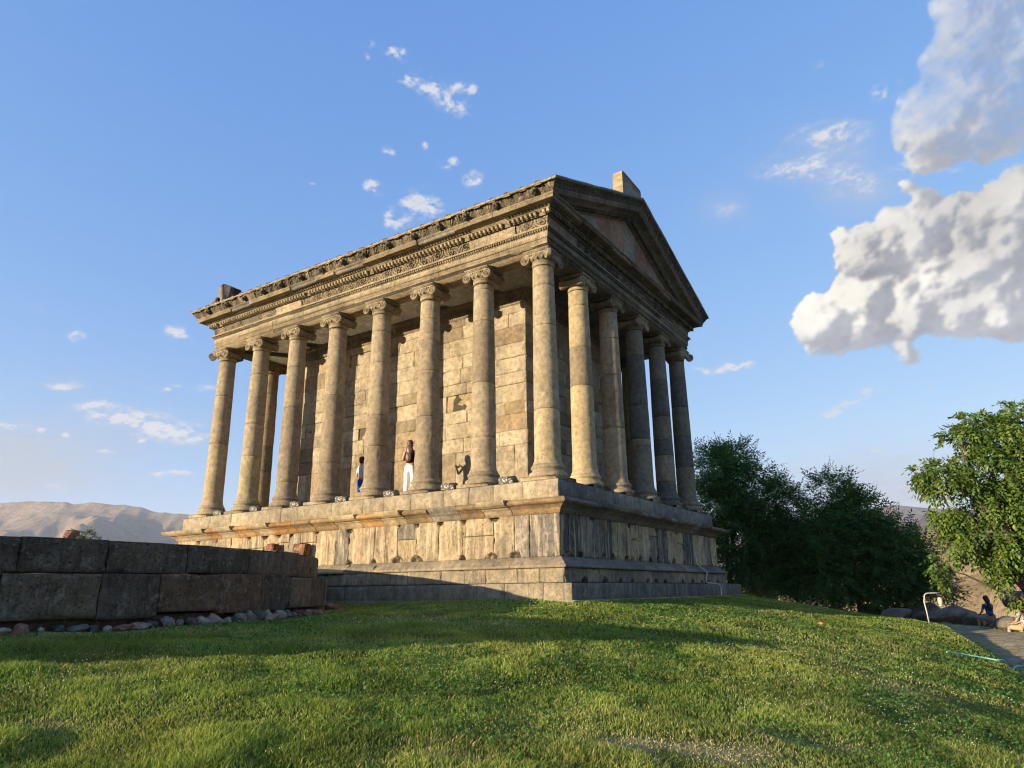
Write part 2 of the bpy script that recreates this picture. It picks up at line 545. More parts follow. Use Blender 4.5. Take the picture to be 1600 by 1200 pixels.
def corecol(): return (.07, .06, .05)
def ring_core(mb, o, z0, z1, col=(.08, .07, .055)):
    mb.box(((WX)/2, LY/2, (z0+z1)/2), (WX/2+o, LY/2+o, (z1-z0)/2), col)

# ---- podium
def dado_col():
    r = rng.random()
    return pick([(.36, .285, .175), (.33, .26, .165), (.38, .30, .19), (.29, .235, .155)]) if r < .8 else pick(GREY)
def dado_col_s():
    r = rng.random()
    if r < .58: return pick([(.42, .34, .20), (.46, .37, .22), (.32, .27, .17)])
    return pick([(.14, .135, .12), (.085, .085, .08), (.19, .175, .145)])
mb = MB(); core = MB()
ring_core(core, .50, -2.2, -.9); ring_core(core, .72, -3.4, -2.36); ring_core(core, 1.24, -3.6, -2.76); ring_core(core, .60, -1.0, -.24)
def face(side, o):
    return lambda u, v, w: side_pt(side, u, o+np.asarray(w), v)
for side in 'WSEN':
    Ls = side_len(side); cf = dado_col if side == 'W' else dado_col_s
    rects = []
    u = -.72
    while u < Ls+.72:
        w = rng.uniform(.35, 1.0) if side != 'W' else rng.uniform(.45, 1.15)
        if Ls+.72-(u+w) < .4: w = Ls+.72-u
        c = cf()
        if rng.random() < .3:
            zc_ = rng.uniform(-1.55, -1.3)
            rects.append((u, u+w, zc_, -1.05, cf(), .006, 0)); rects.append((u, u+w, -2.105, zc_, c, .018, 0))
        else: rects.append((u, u+w, -2.105, -1.05, c, .022, rng.normal(0, .008)))
        u += w
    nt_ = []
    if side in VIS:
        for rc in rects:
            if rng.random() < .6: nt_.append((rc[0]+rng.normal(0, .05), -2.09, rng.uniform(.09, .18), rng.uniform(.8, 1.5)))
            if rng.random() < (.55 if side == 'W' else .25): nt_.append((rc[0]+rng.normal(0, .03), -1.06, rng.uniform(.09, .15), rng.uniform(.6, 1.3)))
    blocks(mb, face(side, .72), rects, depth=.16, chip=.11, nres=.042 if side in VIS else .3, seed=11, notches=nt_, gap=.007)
podium = part(mb, 'podium', M_PODIUM)
sub(core, 'podium_core', M_PODIUM, podium)
# sloping base moulding, many stones battered to shapeless lumps
mb = MB()
def batter(k, n, side):
    if side == 'W' and k > n*.35 and rng.random() < .75 or side == 'S' and k > n*.42 and rng.random() < .5:
        def f(pr):
            pr = pr.copy(); c = rng.uniform(.3, .8)
            pr = np.array([(.70, -2.09), (.80, -2.12-.05*c), (.90+.03*c, -2.2), (.94, -2.28), (.93, -2.375)])
            return pr, pick([(.22, .19, .13), (.19, .165, .12), (.26, .22, .15)]), .05
        return f
for side in 'WSEN':
    moulding(mb, side, [(.70, -2.10), (.74, -2.105), (.985, -2.30), (1.0, -2.31), (1.0, -2.362), (.93, -2.368)], seg=1.0,
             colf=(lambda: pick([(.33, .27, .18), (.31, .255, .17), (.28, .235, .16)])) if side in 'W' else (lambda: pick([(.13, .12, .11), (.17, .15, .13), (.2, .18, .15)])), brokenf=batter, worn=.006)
part(mb, 'base_moulding', M_PODIUMD)
mb = MB()
for side in 'WSEN':
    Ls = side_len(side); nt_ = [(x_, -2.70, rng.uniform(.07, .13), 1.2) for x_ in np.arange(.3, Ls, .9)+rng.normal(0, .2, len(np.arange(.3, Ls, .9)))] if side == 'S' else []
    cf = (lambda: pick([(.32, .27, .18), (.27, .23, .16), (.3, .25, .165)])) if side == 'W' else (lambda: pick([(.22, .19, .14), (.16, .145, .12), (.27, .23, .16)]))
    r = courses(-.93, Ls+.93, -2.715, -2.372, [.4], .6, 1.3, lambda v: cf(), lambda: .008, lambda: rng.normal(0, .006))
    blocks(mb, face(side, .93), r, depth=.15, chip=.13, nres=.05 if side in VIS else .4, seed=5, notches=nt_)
part(mb, 'plinth_course', M_PODIUMD)
mb = MB()
for side in 'WSEN':
    Ls = side_len(side)
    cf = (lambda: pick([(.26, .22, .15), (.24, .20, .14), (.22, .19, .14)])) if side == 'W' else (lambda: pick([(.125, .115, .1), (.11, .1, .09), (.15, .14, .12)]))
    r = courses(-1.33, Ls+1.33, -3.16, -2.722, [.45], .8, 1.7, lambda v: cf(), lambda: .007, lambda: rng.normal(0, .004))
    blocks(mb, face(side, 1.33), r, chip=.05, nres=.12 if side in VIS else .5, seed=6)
    V = side_pt(side, np.array([[-1.325, -1.325], [Ls+1.325, Ls+1.325]]), np.array([[.9, 1.325], [.9, 1.325]]), -2.724)
    mb.grid(V[..., 0], V[..., 1], V[..., 2], (.25, .21, .15))
    # thin paving strip at the foot
    V = side_pt(side, np.array([[-1.42]*2, [Ls+1.42]*2]), np.array([[1.2, 1.43]]*2), np.array([[-3.105, -3.11]]*2))
    mb.grid(V[..., 0], V[..., 1], V[..., 2], (.36, .33, .27))
    V = side_pt(side, np.array([[-1.43]*2, [Ls+1.43]*2]), np.array([[1.43, 1.43]]*2), np.array([[-3.11, -3.2]]*2))
    mb.grid(V[..., 0], V[..., 1], V[..., 2], (.33, .30, .25))
part(mb, 'lower_step', M_PODIUMD)
# podium cornice
mb = MB()
CPROF = [(.70, -1.07), (.745, -1.06), (.76, -1.0), (.80, -.965), (.80, -.935), (.90, -.905), (.92, -.88), (.93, -.85), (1.12, -.835), (1.14, -.80), (1.185, -.735), (1.185, -.705), (.62, -.66)]
def broken(k, n, side):
    if side == 'W' and k == 0 or rng.random() < (.62 if side == 'W' else .3):
        def f(pr):
            d = rng.uniform(.0, .06)
            pr = np.array([(.70, -1.07), (.745, -1.06), (.76, -1.0), (.80, -.965), (.80, -.935), (.90, -.905), (.92, -.88), (.95, -.86), (1.06-d, -.845), (1.12-d, -.80), (1.10-d, -.75), (1.04-d, -.705), (.62, -.66)])
            return pr, (pick(OCH) if side == 'W' else pick([(.2, .15, .1), (.16, .14, .115)])), .016
        return f
    if rng.random() < .12 and 0 < k < n-1:
        def f(pr):
            pr = pr.copy(); pr[8:12, 0] -= .16
            return pr, pick(GREY), .02
        return f
for side in 'WSEN':
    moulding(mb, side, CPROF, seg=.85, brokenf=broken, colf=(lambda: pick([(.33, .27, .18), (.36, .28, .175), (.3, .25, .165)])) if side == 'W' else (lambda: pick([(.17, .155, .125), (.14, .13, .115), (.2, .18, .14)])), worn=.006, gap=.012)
part(mb, 'podium_cornice', M_STONE)
# stylobate with floor
mb = MB()
for side in 'WSEN':
    Ls = side_len(side)
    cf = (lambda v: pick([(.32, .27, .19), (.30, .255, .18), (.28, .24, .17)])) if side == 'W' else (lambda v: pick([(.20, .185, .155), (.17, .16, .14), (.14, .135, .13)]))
    blocks(mb, face(side, .67), courses(-.67, Ls+.67, -.665, -.205, [.5], .8, 1.6, cf, lambda: .004, lambda: rng.normal(0, .003)), chip=.03, nres=.16 if side in VIS else .6, seed=8)
u = -.667
while u < WX+.667:
    u2 = min(u+rng.uniform(.7, 1.1), WX+.667)
    v = -.667
    while v < LY+.667:
        v2 = min(v+rng.uniform(.9, 1.8), LY+.667)
        X, Y = np.meshgrid([u+.003, u2-.003], [v+.003, v2-.003], indexing='ij')
        mb.grid(X, Y, np.full(X.shape, -.2+rng.normal(0, .0015)), pick([(.33, .285, .21), (.3, .26, .19), (.27, .24, .18)]))
        v = v2
    u = u2
mb.box((WX/2, LY/2, -.26), (WX/2+.6, LY/2+.6, .05), (.1, .09, .07))
part(mb, 'stylobate', M_STONE)

# ---- cella
CD = 1.75
mb = MB(); cc = MB()
cx0, cx1, cy0, cy1 = CD, WX-CD, 1.74, LY-2.1
def cellaF(side):
    if side == 'W': return lambda u, v, w: np.stack(np.broadcast_arrays(cx0-w, u, v), -1)
    if side == 'S': return lambda u, v, w: np.stack(np.broadcast_arrays(u, cy0-w, v), -1)
    if side == 'E': return lambda u, v, w: np.stack(np.broadcast_arrays(cx1+w, u, v), -1)
    return lambda u, v, w: np.stack(np.broadcast_arrays(u, cy1+w, v), -1)
def cel_r():
    r = rng.random(); return .003 if r < .5 else (.014 if r < .8 else .028)
def cel_off():
    r = rng.random(); return -rng.uniform(.02, .05) if r < .14 else rng.normal(0, .004)
CELC = [(.34, .29, .205), (.36, .305, .215), (.33, .28, .20), (.38, .325, .235)]
CELR = [(.27, .21, .135), (.23, .185, .125), (.31, .235, .145)]
def celcol(v): return pick(CELC, .06) if rng.random() < .70 else pick(CELR, .12)
for side, (a, b) in dict(W=(cy0, cy1), S=(cx0, cx1), E=(cy0, cy1), N=(cx0, cx1)).items():
    if side == 'N':
        xm = WX/2
        rr = courses(a, xm-1.15, -.2, 5.98, [.5], .6, 1.2, celcol, cel_r, cel_off) + courses(xm+1.15, b, -.2, 5.98, [.5], .6, 1.2, celcol, cel_r, cel_off) + courses(xm-1.15, xm+1.15, 4.5, 5.98, [.74], 1, 2, celcol, cel_r, cel_off)
        blocks(mb, cellaF(side), rr, nres=.4)
    else:
        base = courses(a, b, -.2, 1.38, [.18, 1.40], .55, 1.1, celcol, cel_r, cel_off)
        up = courses(a, b, 1.38, 5.98, [.46, .52, .42, .55, .38, .50, .48, .56], .9, 1.9, celcol, cel_r, cel_off)
        blocks(mb, cellaF(side), base+up, chip=.045, gap=.003, ch=.006, nres=.06 if side in VIS else .4, seed=31)
cella = part(mb, 'cella_wall', M_STONE)
for (x0, x1, y0, y1) in ((cx0+.05, cx0+.85, cy0+.05, cy1-.05), (cx1-.85, cx1-.05, cy0+.05, cy1-.05), (cx0+.85, cx1-.85, cy0+.05, cy0+.85),
                         (cx0+.85, WX/2-1.2, cy1-.85, cy1-.05), (WX/2+1.2, cx1-.85, cy1-.85, cy1-.05)):
    cc.box(((x0+x1)/2, (y0+y1)/2, 2.95), ((x1-x0)/2, (y1-y0)/2, 3.15), (.1, .09, .07))
sub(cc, 'wall_core', M_STONE, cella)

def relief(s, v, H, seed, kind):
    """carved ornament height field, s along and v up (metres), 0..1"""
    if kind == 'scroll':
        per = H*1.75; k = np.floor(s/per); ls = (s/per-k-.5)*per
        cyc = H*.5+np.where(k % 2 == 0, 1, -1)*H*.06
        dx, dy = ls, v-cyc; r = np.hypot(dx, dy); th = np.arctan2(dy, dx)*np.where(k % 2 == 0, 1, -1)
        sp = np.sin(r/H*26-th)
        leaf = np.abs(np.sin(th*4+r/H*9+k))**.6
        h = np.where(r < H*.36, .5+.5*sp, leaf*.9)
        h = h*(.75+.25*fbm(s*9, v*9, seed, 2, seed))
        return np.clip(h, 0, 1)
    if kind == 'acanthus':
        per = H*1.25; t = (s/per) % 1.0
        rays = np.abs(np.sin(np.arctan2(v+.03, (t-.5)*per)*7))**.55
        env = np.clip(1.25-np.abs(t-.5)*2, .1, 1)
        return np.clip(rays*env*(.7+.4*fbm(s*13, v*13, seed, 2, seed)), 0, 1)
    if kind == 'egg':
        per = H*.95; t = (s/per) % 1.0
        e = 1-((t-.5)*2)**2*1.6-((v/H-.5)*1.5)**2
        return np.clip(np.maximum(e, np.clip(1-np.abs(t)*9, 0, 1)*.6), 0, 1)
    if kind == 'bead':
        per = H*1.4; t = (s/per) % 1.0
        return np.clip(1-((t-.5)*2.4)**2, 0, 1)

def carved(mb, side, pr, kind, amp, ds=.022, dv=7, seed=0, plain=.14, col=None, seg=1.0):
    """a carved band between profile points pr[0] and pr[1] with block joints"""
    Ls = side_len(side)
    fine = side in VIS
    if not fine: ds, dv = .3, 2
    (o0, z0), (o1, z1) = pr
    H = math.hypot(o1-o0, z1-z0)
    cuts = [0.0]; x = rng.uniform(.4, .9)*seg
    while x < Ls-.4*seg: cuts.append(x); x += seg*rng.uniform(.8, 1.3)
    cuts.append(Ls)
    for k in range(len(cuts)-1):
        a = cuts[k]; b = cuts[k+1]
        first, last = k == 0, k == len(cuts)-2
        n = max(3, int((b-a)/ds))
        t = np.linspace(0, 1, n)[:, None]; v = np.linspace(0, 1, dv)[None, :]
        O = o0+(o1-o0)*v+0*t; Z = z0+(z1-z0)*v+0*t
        sa = (-O if first else a+.004); sb = (Ls+O if last else b-.004)
        S = sa*(1-t)+sb*t+0*v
        bare = rng.random() < plain
        h = relief(S, (v*H)+0*t, H, seed, kind)*(0.0 if bare else 1.0)
        wear = .35+.65*np.clip(.5+1.2*fbm(S*1.3, Z*1.3, seed, 2, 77), 0, 1)
        e = np.ones_like(S); e[0] = 0 if first else 1; e[-1] = 0 if last else 1
        nx, nz = (z1-z0)/H, -(o1-o0)/H
        D = (h*wear-(.0 if bare else .6))*amp*e + (-.006 if bare else 0)*e
        V = side_pt(side, S, O+D*nx, Z+D*nz)
        c = (col() if col else pick(TAN))
        if bare: c = np.array(c)*1.12
        else:
            # tone follows the carving: darker in the undercut, paler on raised parts
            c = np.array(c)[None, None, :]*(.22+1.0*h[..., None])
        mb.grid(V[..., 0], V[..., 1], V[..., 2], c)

# ---- entablature
AZ = 6.42
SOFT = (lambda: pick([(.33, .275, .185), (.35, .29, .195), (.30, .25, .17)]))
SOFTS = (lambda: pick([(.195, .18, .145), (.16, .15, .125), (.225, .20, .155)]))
ent = MB()
for side in 'WSEN':
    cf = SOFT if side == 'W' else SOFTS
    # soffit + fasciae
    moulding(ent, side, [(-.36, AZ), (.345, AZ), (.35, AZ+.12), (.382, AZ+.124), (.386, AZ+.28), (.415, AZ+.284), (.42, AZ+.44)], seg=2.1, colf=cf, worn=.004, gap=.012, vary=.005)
architrave = part(ent, 'architrave', M_STONE)
ac = MB()
for side in 'WSEN':
    cf = SOFT if side == 'W' else SOFTS
    carved(ac, side, ((.386, AZ+.110), (.392, AZ+.150)), 'bead', .035, ds=.014, dv=4, seed=22, col=cf, seg=2.1)
    carved(ac, side, ((.418, AZ+.268), (.424, AZ+.310)), 'bead', .035, ds=.014, dv=4, seed=23, col=cf, seg=2.1)
    carved(ac, side, ((.415, AZ+.44), (.435, AZ+.475)), 'bead', .025, ds=.014, dv=4, seed=2, col=cf, seg=2.1)
    carved(ac, side, ((.435, AZ+.475), (.49, AZ+.545)), 'egg', .045, ds=.013, dv=6, seed=3, col=cf, seg=2.1)
    moulding(ac, side, [(.49, AZ+.545), (.515, AZ+.55), (.515, AZ+.60), (.43, AZ+.606)], seg=2.1, colf=cf, worn=.004)
sub(ac, 'architrave_crown', M_STONE, None).parent = architrave
inner = MB()
inner.box((WX/2, LY/2, 7.05), (WX/2+.30, LY/2+.30, .60), (.10, .09, .07))
# inner faces of the beams and the peristyle ceiling
for (x0, x1, y0, y1) in ((-.36, .36, -.36, LY+.36), (WX-.36, WX+.36, -.36, LY+.36), (.36, WX-.36, -.36, .36), (.36, WX-.36, LY-.36, LY+.36)):
    inner.box(((x0+x1)/2, (y0+y1)/2, AZ+.19), ((x1-x0)/2-.004, (y1-y0)/2-.004, .185), (.11, .095, .07))
T(inner.build('ceiling', M_STONE))
fz = MB()
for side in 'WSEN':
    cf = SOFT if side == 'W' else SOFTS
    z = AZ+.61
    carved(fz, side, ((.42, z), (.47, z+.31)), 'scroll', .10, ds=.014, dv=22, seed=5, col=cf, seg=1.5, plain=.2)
frieze = part(fz, 'frieze', M_CARVE)
dn = MB()
ZD = AZ+.925
for side in 'WSEN':
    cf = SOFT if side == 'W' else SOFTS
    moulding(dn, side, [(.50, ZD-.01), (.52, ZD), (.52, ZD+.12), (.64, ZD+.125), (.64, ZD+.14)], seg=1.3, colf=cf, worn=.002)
    Ls = side_len(side); n = int((Ls+1.26)/.148); 
    for i in range(n+1):
        s = -.58+(Ls+1.16)*i/n
        if rng.random() < .06: continue
        hw = .043*rng.uniform(.85, 1.1); dz = rng.uniform(0, .012) if rng.random() < .3 else 0
        c = side_pt(side, s, .575, ZD+.062+dz/2)
        h = (.062, hw, .056-dz/2) if side in 'WE' else (hw, .062, .056-dz/2)
        dn.box(c, h, cf(), ch=.006)
dentils = part(dn, 'dentil_band', M_STONE)
eg = MB(); 
for side in 'WSEN':
    cf = SOFT if side == 'W' else SOFTS
    carved(eg, side, ((.64, ZD+.142), (.74, ZD+.205)), 'egg', .035, ds=.016, dv=5, seed=8, col=cf)
part(eg, 'egg_moulding', M_STONE)
co = MB()
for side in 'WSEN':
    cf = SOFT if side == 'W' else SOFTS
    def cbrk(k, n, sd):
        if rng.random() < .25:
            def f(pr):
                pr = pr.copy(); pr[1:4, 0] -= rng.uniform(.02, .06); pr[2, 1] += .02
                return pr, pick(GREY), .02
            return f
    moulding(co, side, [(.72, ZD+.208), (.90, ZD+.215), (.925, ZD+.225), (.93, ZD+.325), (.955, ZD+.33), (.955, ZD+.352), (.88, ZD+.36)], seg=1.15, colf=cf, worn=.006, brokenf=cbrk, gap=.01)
part(co, 'corona', M_STONE)
ZS = ZD+.356   # 7.70
sima = None
SIMA = [(.945, ZS), (1.0, ZS+.13), (1.10, ZS+.235)]
for side in 'WE':
    cf = SOFT; sm = MB()
    carved(sm, side, (SIMA[0], SIMA[2]), 'acanthus', .10, ds=.013, dv=16, seed=12, col=lambda: pick([(.27, .225, .155), (.24, .2, .14)]), seg=1.05, plain=.12)
    moulding(sm, side, [(1.10, ZS+.237), (1.135, ZS+.24), (1.15, ZS+.29), (1.12, ZS+.30), (.6, ZS+.12)], seg=1.05, colf=cf, worn=.005, gap=.01)
    g_ = part(sm, 'gutter_moulding', M_CARVE)
    if side == 'W': sima = g_
def lion(s, side, o=1.05):
    m = MB()
    c = side_pt(side, s, o, ZS+.115)
    sg = np.array([-1, 0, 0]) if side == 'W' else np.array([1, 0, 0])
    m.blob(c, .085, (.16, .14, .105), seed=int(s*10), amp=.5, n=9, squash=(1.1, 1.15, 1.2), freq=2.5)
    m.blob(c+sg*.07+np.array([0, 0, -.03]), .05, (.13, .115, .09), seed=int(s*7)+3, amp=.4, n=7, freq=2)
    for k in (-1, 1):
        m.blob(c+sg*.035+np.array([0, k*.05, .065]), .024, (.16, .14, .1), seed=4, amp=.2, n=5)
    sub(m, 'lion_head', M_CARVE, None, smooth=True).parent = sima
for i, s in enumerate([-.40, .93, 2.02, 3.05, 4.09, 5.15, 6.2, 7.25, 8.3, 9.35, 10.4, 11.45, 12.5, 13.6, 14.8]):
    lion(s, 'W')

# ---- pediments
SL = .386
ZE = ZS+.30     # top of the gutter at the eaves
XM = WX/2
def rake_pt(y0, sgn, x, o, z):
    """x from the west eave to the ridge (x mirrored for the other slope), z measured at the eave"""
    x, o, z = np.broadcast_arrays(np.asarray(x, float), np.asarray(o, float), np.asarray(z, float))
    zz = z+SL*(x+1.13)
    xx = x if sgn > 0 else WX-x
    yy = -o if y0 == 0 else LY+o
    return np.stack([xx, yy, zz], -1)
for y0 in (0, 1):
    gab_w = MB(); gab_c = MB()
    for sgn in (1, -1):
        prof = [(.38, ZS-.36), (.50, ZS-.355), (.52, ZS-.23), (.64, ZS-.22), (.66, ZS-.20), (.74, ZS-.145), (.90, ZS-.14), (.94, ZS-.13), (.945, ZS-.025), (.975, ZS-.02), (.975, ZS+.004), (.955, ZS+.008)]
        prof = np.array(prof)
        nseg = 7
        xs = np.linspace(-1.0, XM, nseg+1)
        for k in range(nseg):
            xa = (-prof[:, 0] if k == 0 else np.full(len(prof), xs[k]+.004))[None]
            xb = np.full(len(prof), xs[k+1]-(.004 if k < nseg-1 else 0))[None]
            t = np.linspace(0, 1, 6)[:, None]
            X = xa*(1-t)+xb*t
            O = prof[:, 0][None]+0*t+fbm(X*3, 0*X, k, 2, 4)*.006
            V = rake_pt(y0, sgn, X, O, prof[:, 1][None]+0*t)
            gab_w.grid(V[..., 0], V[..., 1], V[..., 2], SOFTS())
        # carved sima
        for (a, b) in ((0, 1), (1, 2)):
            (o0, z0), (o1, z1) = SIMA[a], SIMA[b]
            ds = .018 if y0 == 0 else .2
            nn = int((XM+1.1)/ds); t = np.linspace(0, 1, nn)[:, None]; v = np.linspace(0, 1, 7)[None]
            O = o0+(o1-o0)*v+0*t+.008; Z = z0+(z1-z0)*v+0*t
            X = -O*(1-t)+XM*t
            h = relief(X*1.05+0*v, v*.14+0*t, .14, 3, 'acanthus')
            e = np.ones_like(h); e[0] = 0; e[-1] = 0
            V = rake_pt(y0, sgn, X, O+(h-.5)*.07*e, Z)
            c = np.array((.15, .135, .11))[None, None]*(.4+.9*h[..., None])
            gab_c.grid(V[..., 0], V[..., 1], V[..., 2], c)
        # stepped capping slabs
        xs = np.linspace(-1.15, XM, 10)
        for k in range(9):
            x0_, x1_ = xs[k]+.004, xs[k+1]-.004
            if k == 8: x1_ = XM
            dz = rng.uniform(.0, .03)
            pr = np.array([(1.10, ZS+.237), (1.135, ZS+.24), (1.155, ZS+.285), (1.155, ZS+.315+dz), (.3, ZS+.33+dz), (.3, ZS+.2)])
            X = np.stack([(-pr[:, 0] if k == 0 else np.full(6, x0_)), np.full(6, x1_)])
            V = rake_pt(y0, sgn, X, np.stack([pr[:, 0]]*2), np.stack([pr[:, 1]]*2))
            c = SOFTS()
            gab_w.grid(V[..., 0], V[..., 1], V[..., 2], c)
            for e in (0, 1): gab_w.add(V[e], [tuple(range(6))], c)
        # raking dentils
        n = 34
        if y0 == 0:
            for i in range(n):
                x = .25+(XM-.35)*i/n
                c = rake_pt(y0, sgn, x, .575, ZS-.285)
                a = math.atan(SL)*(1 if sgn < 0 else -1)
                gab_w.box(c, (.046, .06, .05), SOFTS(), R=rot('Y', a), ch=.005)
    ped = part(gab_w, 'raking_cornice', M_STONE)
    sub(gab_c, 'raking_gutter_carving', M_CARVE, None).parent = ped
for y0 in (0, 1):
    tym = MB()
    zb = ZS-.02
    def tF(u, v, w, y0=y0): return np.stack(np.broadcast_arrays(u, (-.40-w) if y0 == 0 else LY+.40+w, v), -1)
    cuts = [-.1, .9, 1.7, 2.9, 3.8, 4.9, 5.9, 7.1, 8.1, 9.2, WX+.1]
    for k in range(len(cuts)-1):
        a, b = cuts[k]+.004, cuts[k+1]-.004
        n = 8; us = np.linspace(a, b, n)
        top = zb-.28+SL*(np.minimum(us, WX-us)+1.13)
        vs = np.linspace(0, 1, 8)[None]
        U = us[:, None]+0*vs; V_ = zb-.05+(top[:, None]-zb+.05)*vs
        Wd = .012*fbm(U*3, V_*3, 1, 3, 40)
        P = tF(U, V_, Wd)
        c = pick([(.27, .23, .18), (.23, .2, .16), (.32, .27, .2), (.27, .18, .12)])
        tym.grid(P[..., 0], P[..., 1], P[..., 2], c)
    part(tym, 'tympanum', M_STONE)
# roof
rf = MB()
for sgn in (1, -1):
    n = 28; ys = np.linspace(-1.0, LY+1.0, n+1)
    for k in range(n):
        m = 8; xs = np.linspace(-1.08, XM, m+1)
        for j in range(m):
            x0_, x1_ = xs[j], xs[j+1]
            X = np.array([[x0_, x0_], [x1_, x1_]]); z = ZE-.05+SL*(X+1.13)+np.array([[.02, .02], [0, 0]])
            Y = np.array([[ys[k]+.002, ys[k+1]-.002]]*2)
            rf.grid(X if sgn > 0 else WX-X, Y, z, pick([(.26, .22, .155), (.22, .19, .14)]))
roof = part(rf, 'roof', M_STONE)
ct = MB()
for sgn in (1, -1):
    for k in range(31):
        y = -.56+.53*k
        if y > LY+1: break
        xs = [-1.12+rng.uniform(-.02, .02)]+list(np.linspace(-.5, XM, 7))
        for j in range(7):
            x0_, x1_ = xs[j], xs[j+1]-.006
            w, h = .115, .08
            sec = [(-w, -.06), (-w*.9, .03), (-w*.45, h), (w*.45, h), (w*.9, .03), (w, -.06)]
            V = []
            for x, k_ in ((x0_, 1.06), (x1_, 1.0)):
                for (a, b) in sec:
                    V.append(((x if sgn > 0 else WX-x), y+a*k_, ZE-.03+SL*(x+1.13)+b*k_))
            c = pick([(.30, .25, .17), (.27, .225, .155)])
            ct.add(V, [(i, i+1, 7+i, 6+i) for i in range(5)]+[tuple(range(6)), tuple(range(6, 12))], c)
cto = part(ct, 'cover_tiles', M_STONE)
# ridge block on the near gable and the block on the far corner
m = MB()
V = []
for y in (-1.02, -.66):
    V += [(3.72, y, 9.86), (5.30, y, 10.40), (5.30, y, 10.80), (5.22, y, 10.86), (3.90, y, 10.90), (3.72, y, 10.84)]
m.add(V, [tuple(range(6)), tuple(range(6, 12))]+[(i, (i+1) % 6, 6+(i+1) % 6, 6+i) for i in range(6)],
      [(.25, .22, .17), (.25, .22, .17)]+[(.36, .30, .19)]*6)
part(m, 'ridge_block', M_STONE)
m = MB()
m.box((.34, 15.62, 8.95), (.42, .17, .62), (.24, .215, .18), ch=.02)
cb = part(m, 'corner_block', M_STONE)
m = MB()
m.blob((-.22, 15.75, 8.55), .15, (.22, .13, .08), seed=5, amp=.7, n=9, squash=(.8, 1, 1.3))
m.blob((-.16, 15.75, 8.9), .09, (.22, .13, .08), seed=9, amp=.8, n=8, squash=(.6, .8, 1.2))
sub(m, 'broken_ornament', M_CARVE, None).parent = cb
# carved crown of the cella
cw_ = MB()
for side, (a, b) in dict(W=(cy0, cy1), S=(cx0, cx1), E=(cy0, cy1), N=(cx0, cx1)).items():
    F = cellaF(side)
    n = int((b-a)/.025) if side in VIS else 8
    S, v = np.meshgrid(np.linspace(a-.09, b+.09, n), np.linspace(0, 1, 12), indexing='ij')
    h = relief(S, v*.30, .30, 4, 'scroll')
    D = .03+.06*v**2*1.0+(h-.4)*.05
    P = F(S, 6.0+v*.30, D)
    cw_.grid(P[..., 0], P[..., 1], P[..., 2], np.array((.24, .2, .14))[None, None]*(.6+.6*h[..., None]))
    S, v = np.meshgrid(np.linspace(a-.1, b+.1, 8), np.array([0, 1.]), indexing='ij')
    for (v0_, v1_, d0, d1) in ((5.965, 6.0, .0, .045), (6.30, 6.45, .11, .16)):
        P = F(S, v0_+(v1_-v0_)*v, d0+(d1-d0)*v); cw_.grid(P[..., 0], P[..., 1], P[..., 2], (.25, .205, .14))
sub(cw_, 'wall_crown', M_CARVE, None).parent = cella

# ---- columns
SHC = [(.31, .255, .175), (.30, .245, .165), (.27, .225, .155), (.33, .27, .18), (.25, .21, .15), (.34, .275, .175)]
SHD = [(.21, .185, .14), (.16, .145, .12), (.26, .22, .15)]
ZT = 6.03
def shaft(x, y, cut, cols, rough):
    m = MB(); n = 56
    zs = []; tags = []
    allz = [.285]+cut+[ZT]
    prof = []
    def rad(z):
        t = (z-.3)/(ZT-.3); return .357-.057*t-.008*math.sin(PI*max(0, min(1, t)))*-1
    prof.append((.405, .27, 0)); prof.append((.40, .31, 0)); prof.append((.372, .36, 0)); prof.append((.360, .44, 0))
    for d in range(len(allz)-1):
        a, b = allz[d], allz[d+1]
        zz = np.arange(a+(.25 if d == 0 else .018), b-.018, .09)
        for z in zz[::1]: prof.append((rad(z), z, d))
        if d < len(allz)-2:
            prof += [(rad(b)-.003, b-.014, d), (rad(b)-.026, b-.005, d), (rad(b)-.026, b+.005, d+1), (rad(b)-.003, b+.014, d+1)]
    prof += [(.302, ZT-.1, len(cols)-1), (.308, ZT-.05, len(cols)-1), (.325, ZT-.03, len(cols)-1), (.33, ZT, len(cols)-1)]
    th = np.linspace(0, 2*PI, n+1)
    PR = np.array(prof)
    R_, TH = np.meshgrid(PR[:, 0], th, indexing='ij'); Z = np.repeat(PR[:, 1][:, None], n+1, 1)
    dd = PR[:, 2].astype(int); amp = np.array([rough[min(k, len(rough)-1)] for k in dd])[:, None]
    nz = fbm(np.cos(TH)*2.2+x*3, np.sin(TH)*2.2+y*3, Z*2.2, 4, 5)
    nz[:, -1] = nz[:, 0]
    chips = np.clip(fbm(np.cos(TH)*3+x*5, np.sin(TH)*3+y*5, Z*3.3, 3, 55)-.50, 0, 1)*-.25
    chips[:, -1] = chips[:, 0]
    # joints chip more
    R_ = R_+nz*amp*1.5+chips*(.3+amp*30)
    C = np.array([cols[min(k, len(cols)-1)] for k in dd])[:, None, :]*np.ones((1, n+1, 1))
    m.grid(x+R_*np.cos(TH), y+R_*np.sin(TH), Z, C)
    return m
BASEP = [(.50, -.075), (.515, -.06), (.525, -.02), (.515, .03), (.495, .05), (.46, .055), (.455, .07), (.425, .10), (.42, .125), (.44, .145), (.445, .155), (.455, .165), (.46, .19), (.455, .215), (.435, .235), (.415, .24), (.412, .272)]
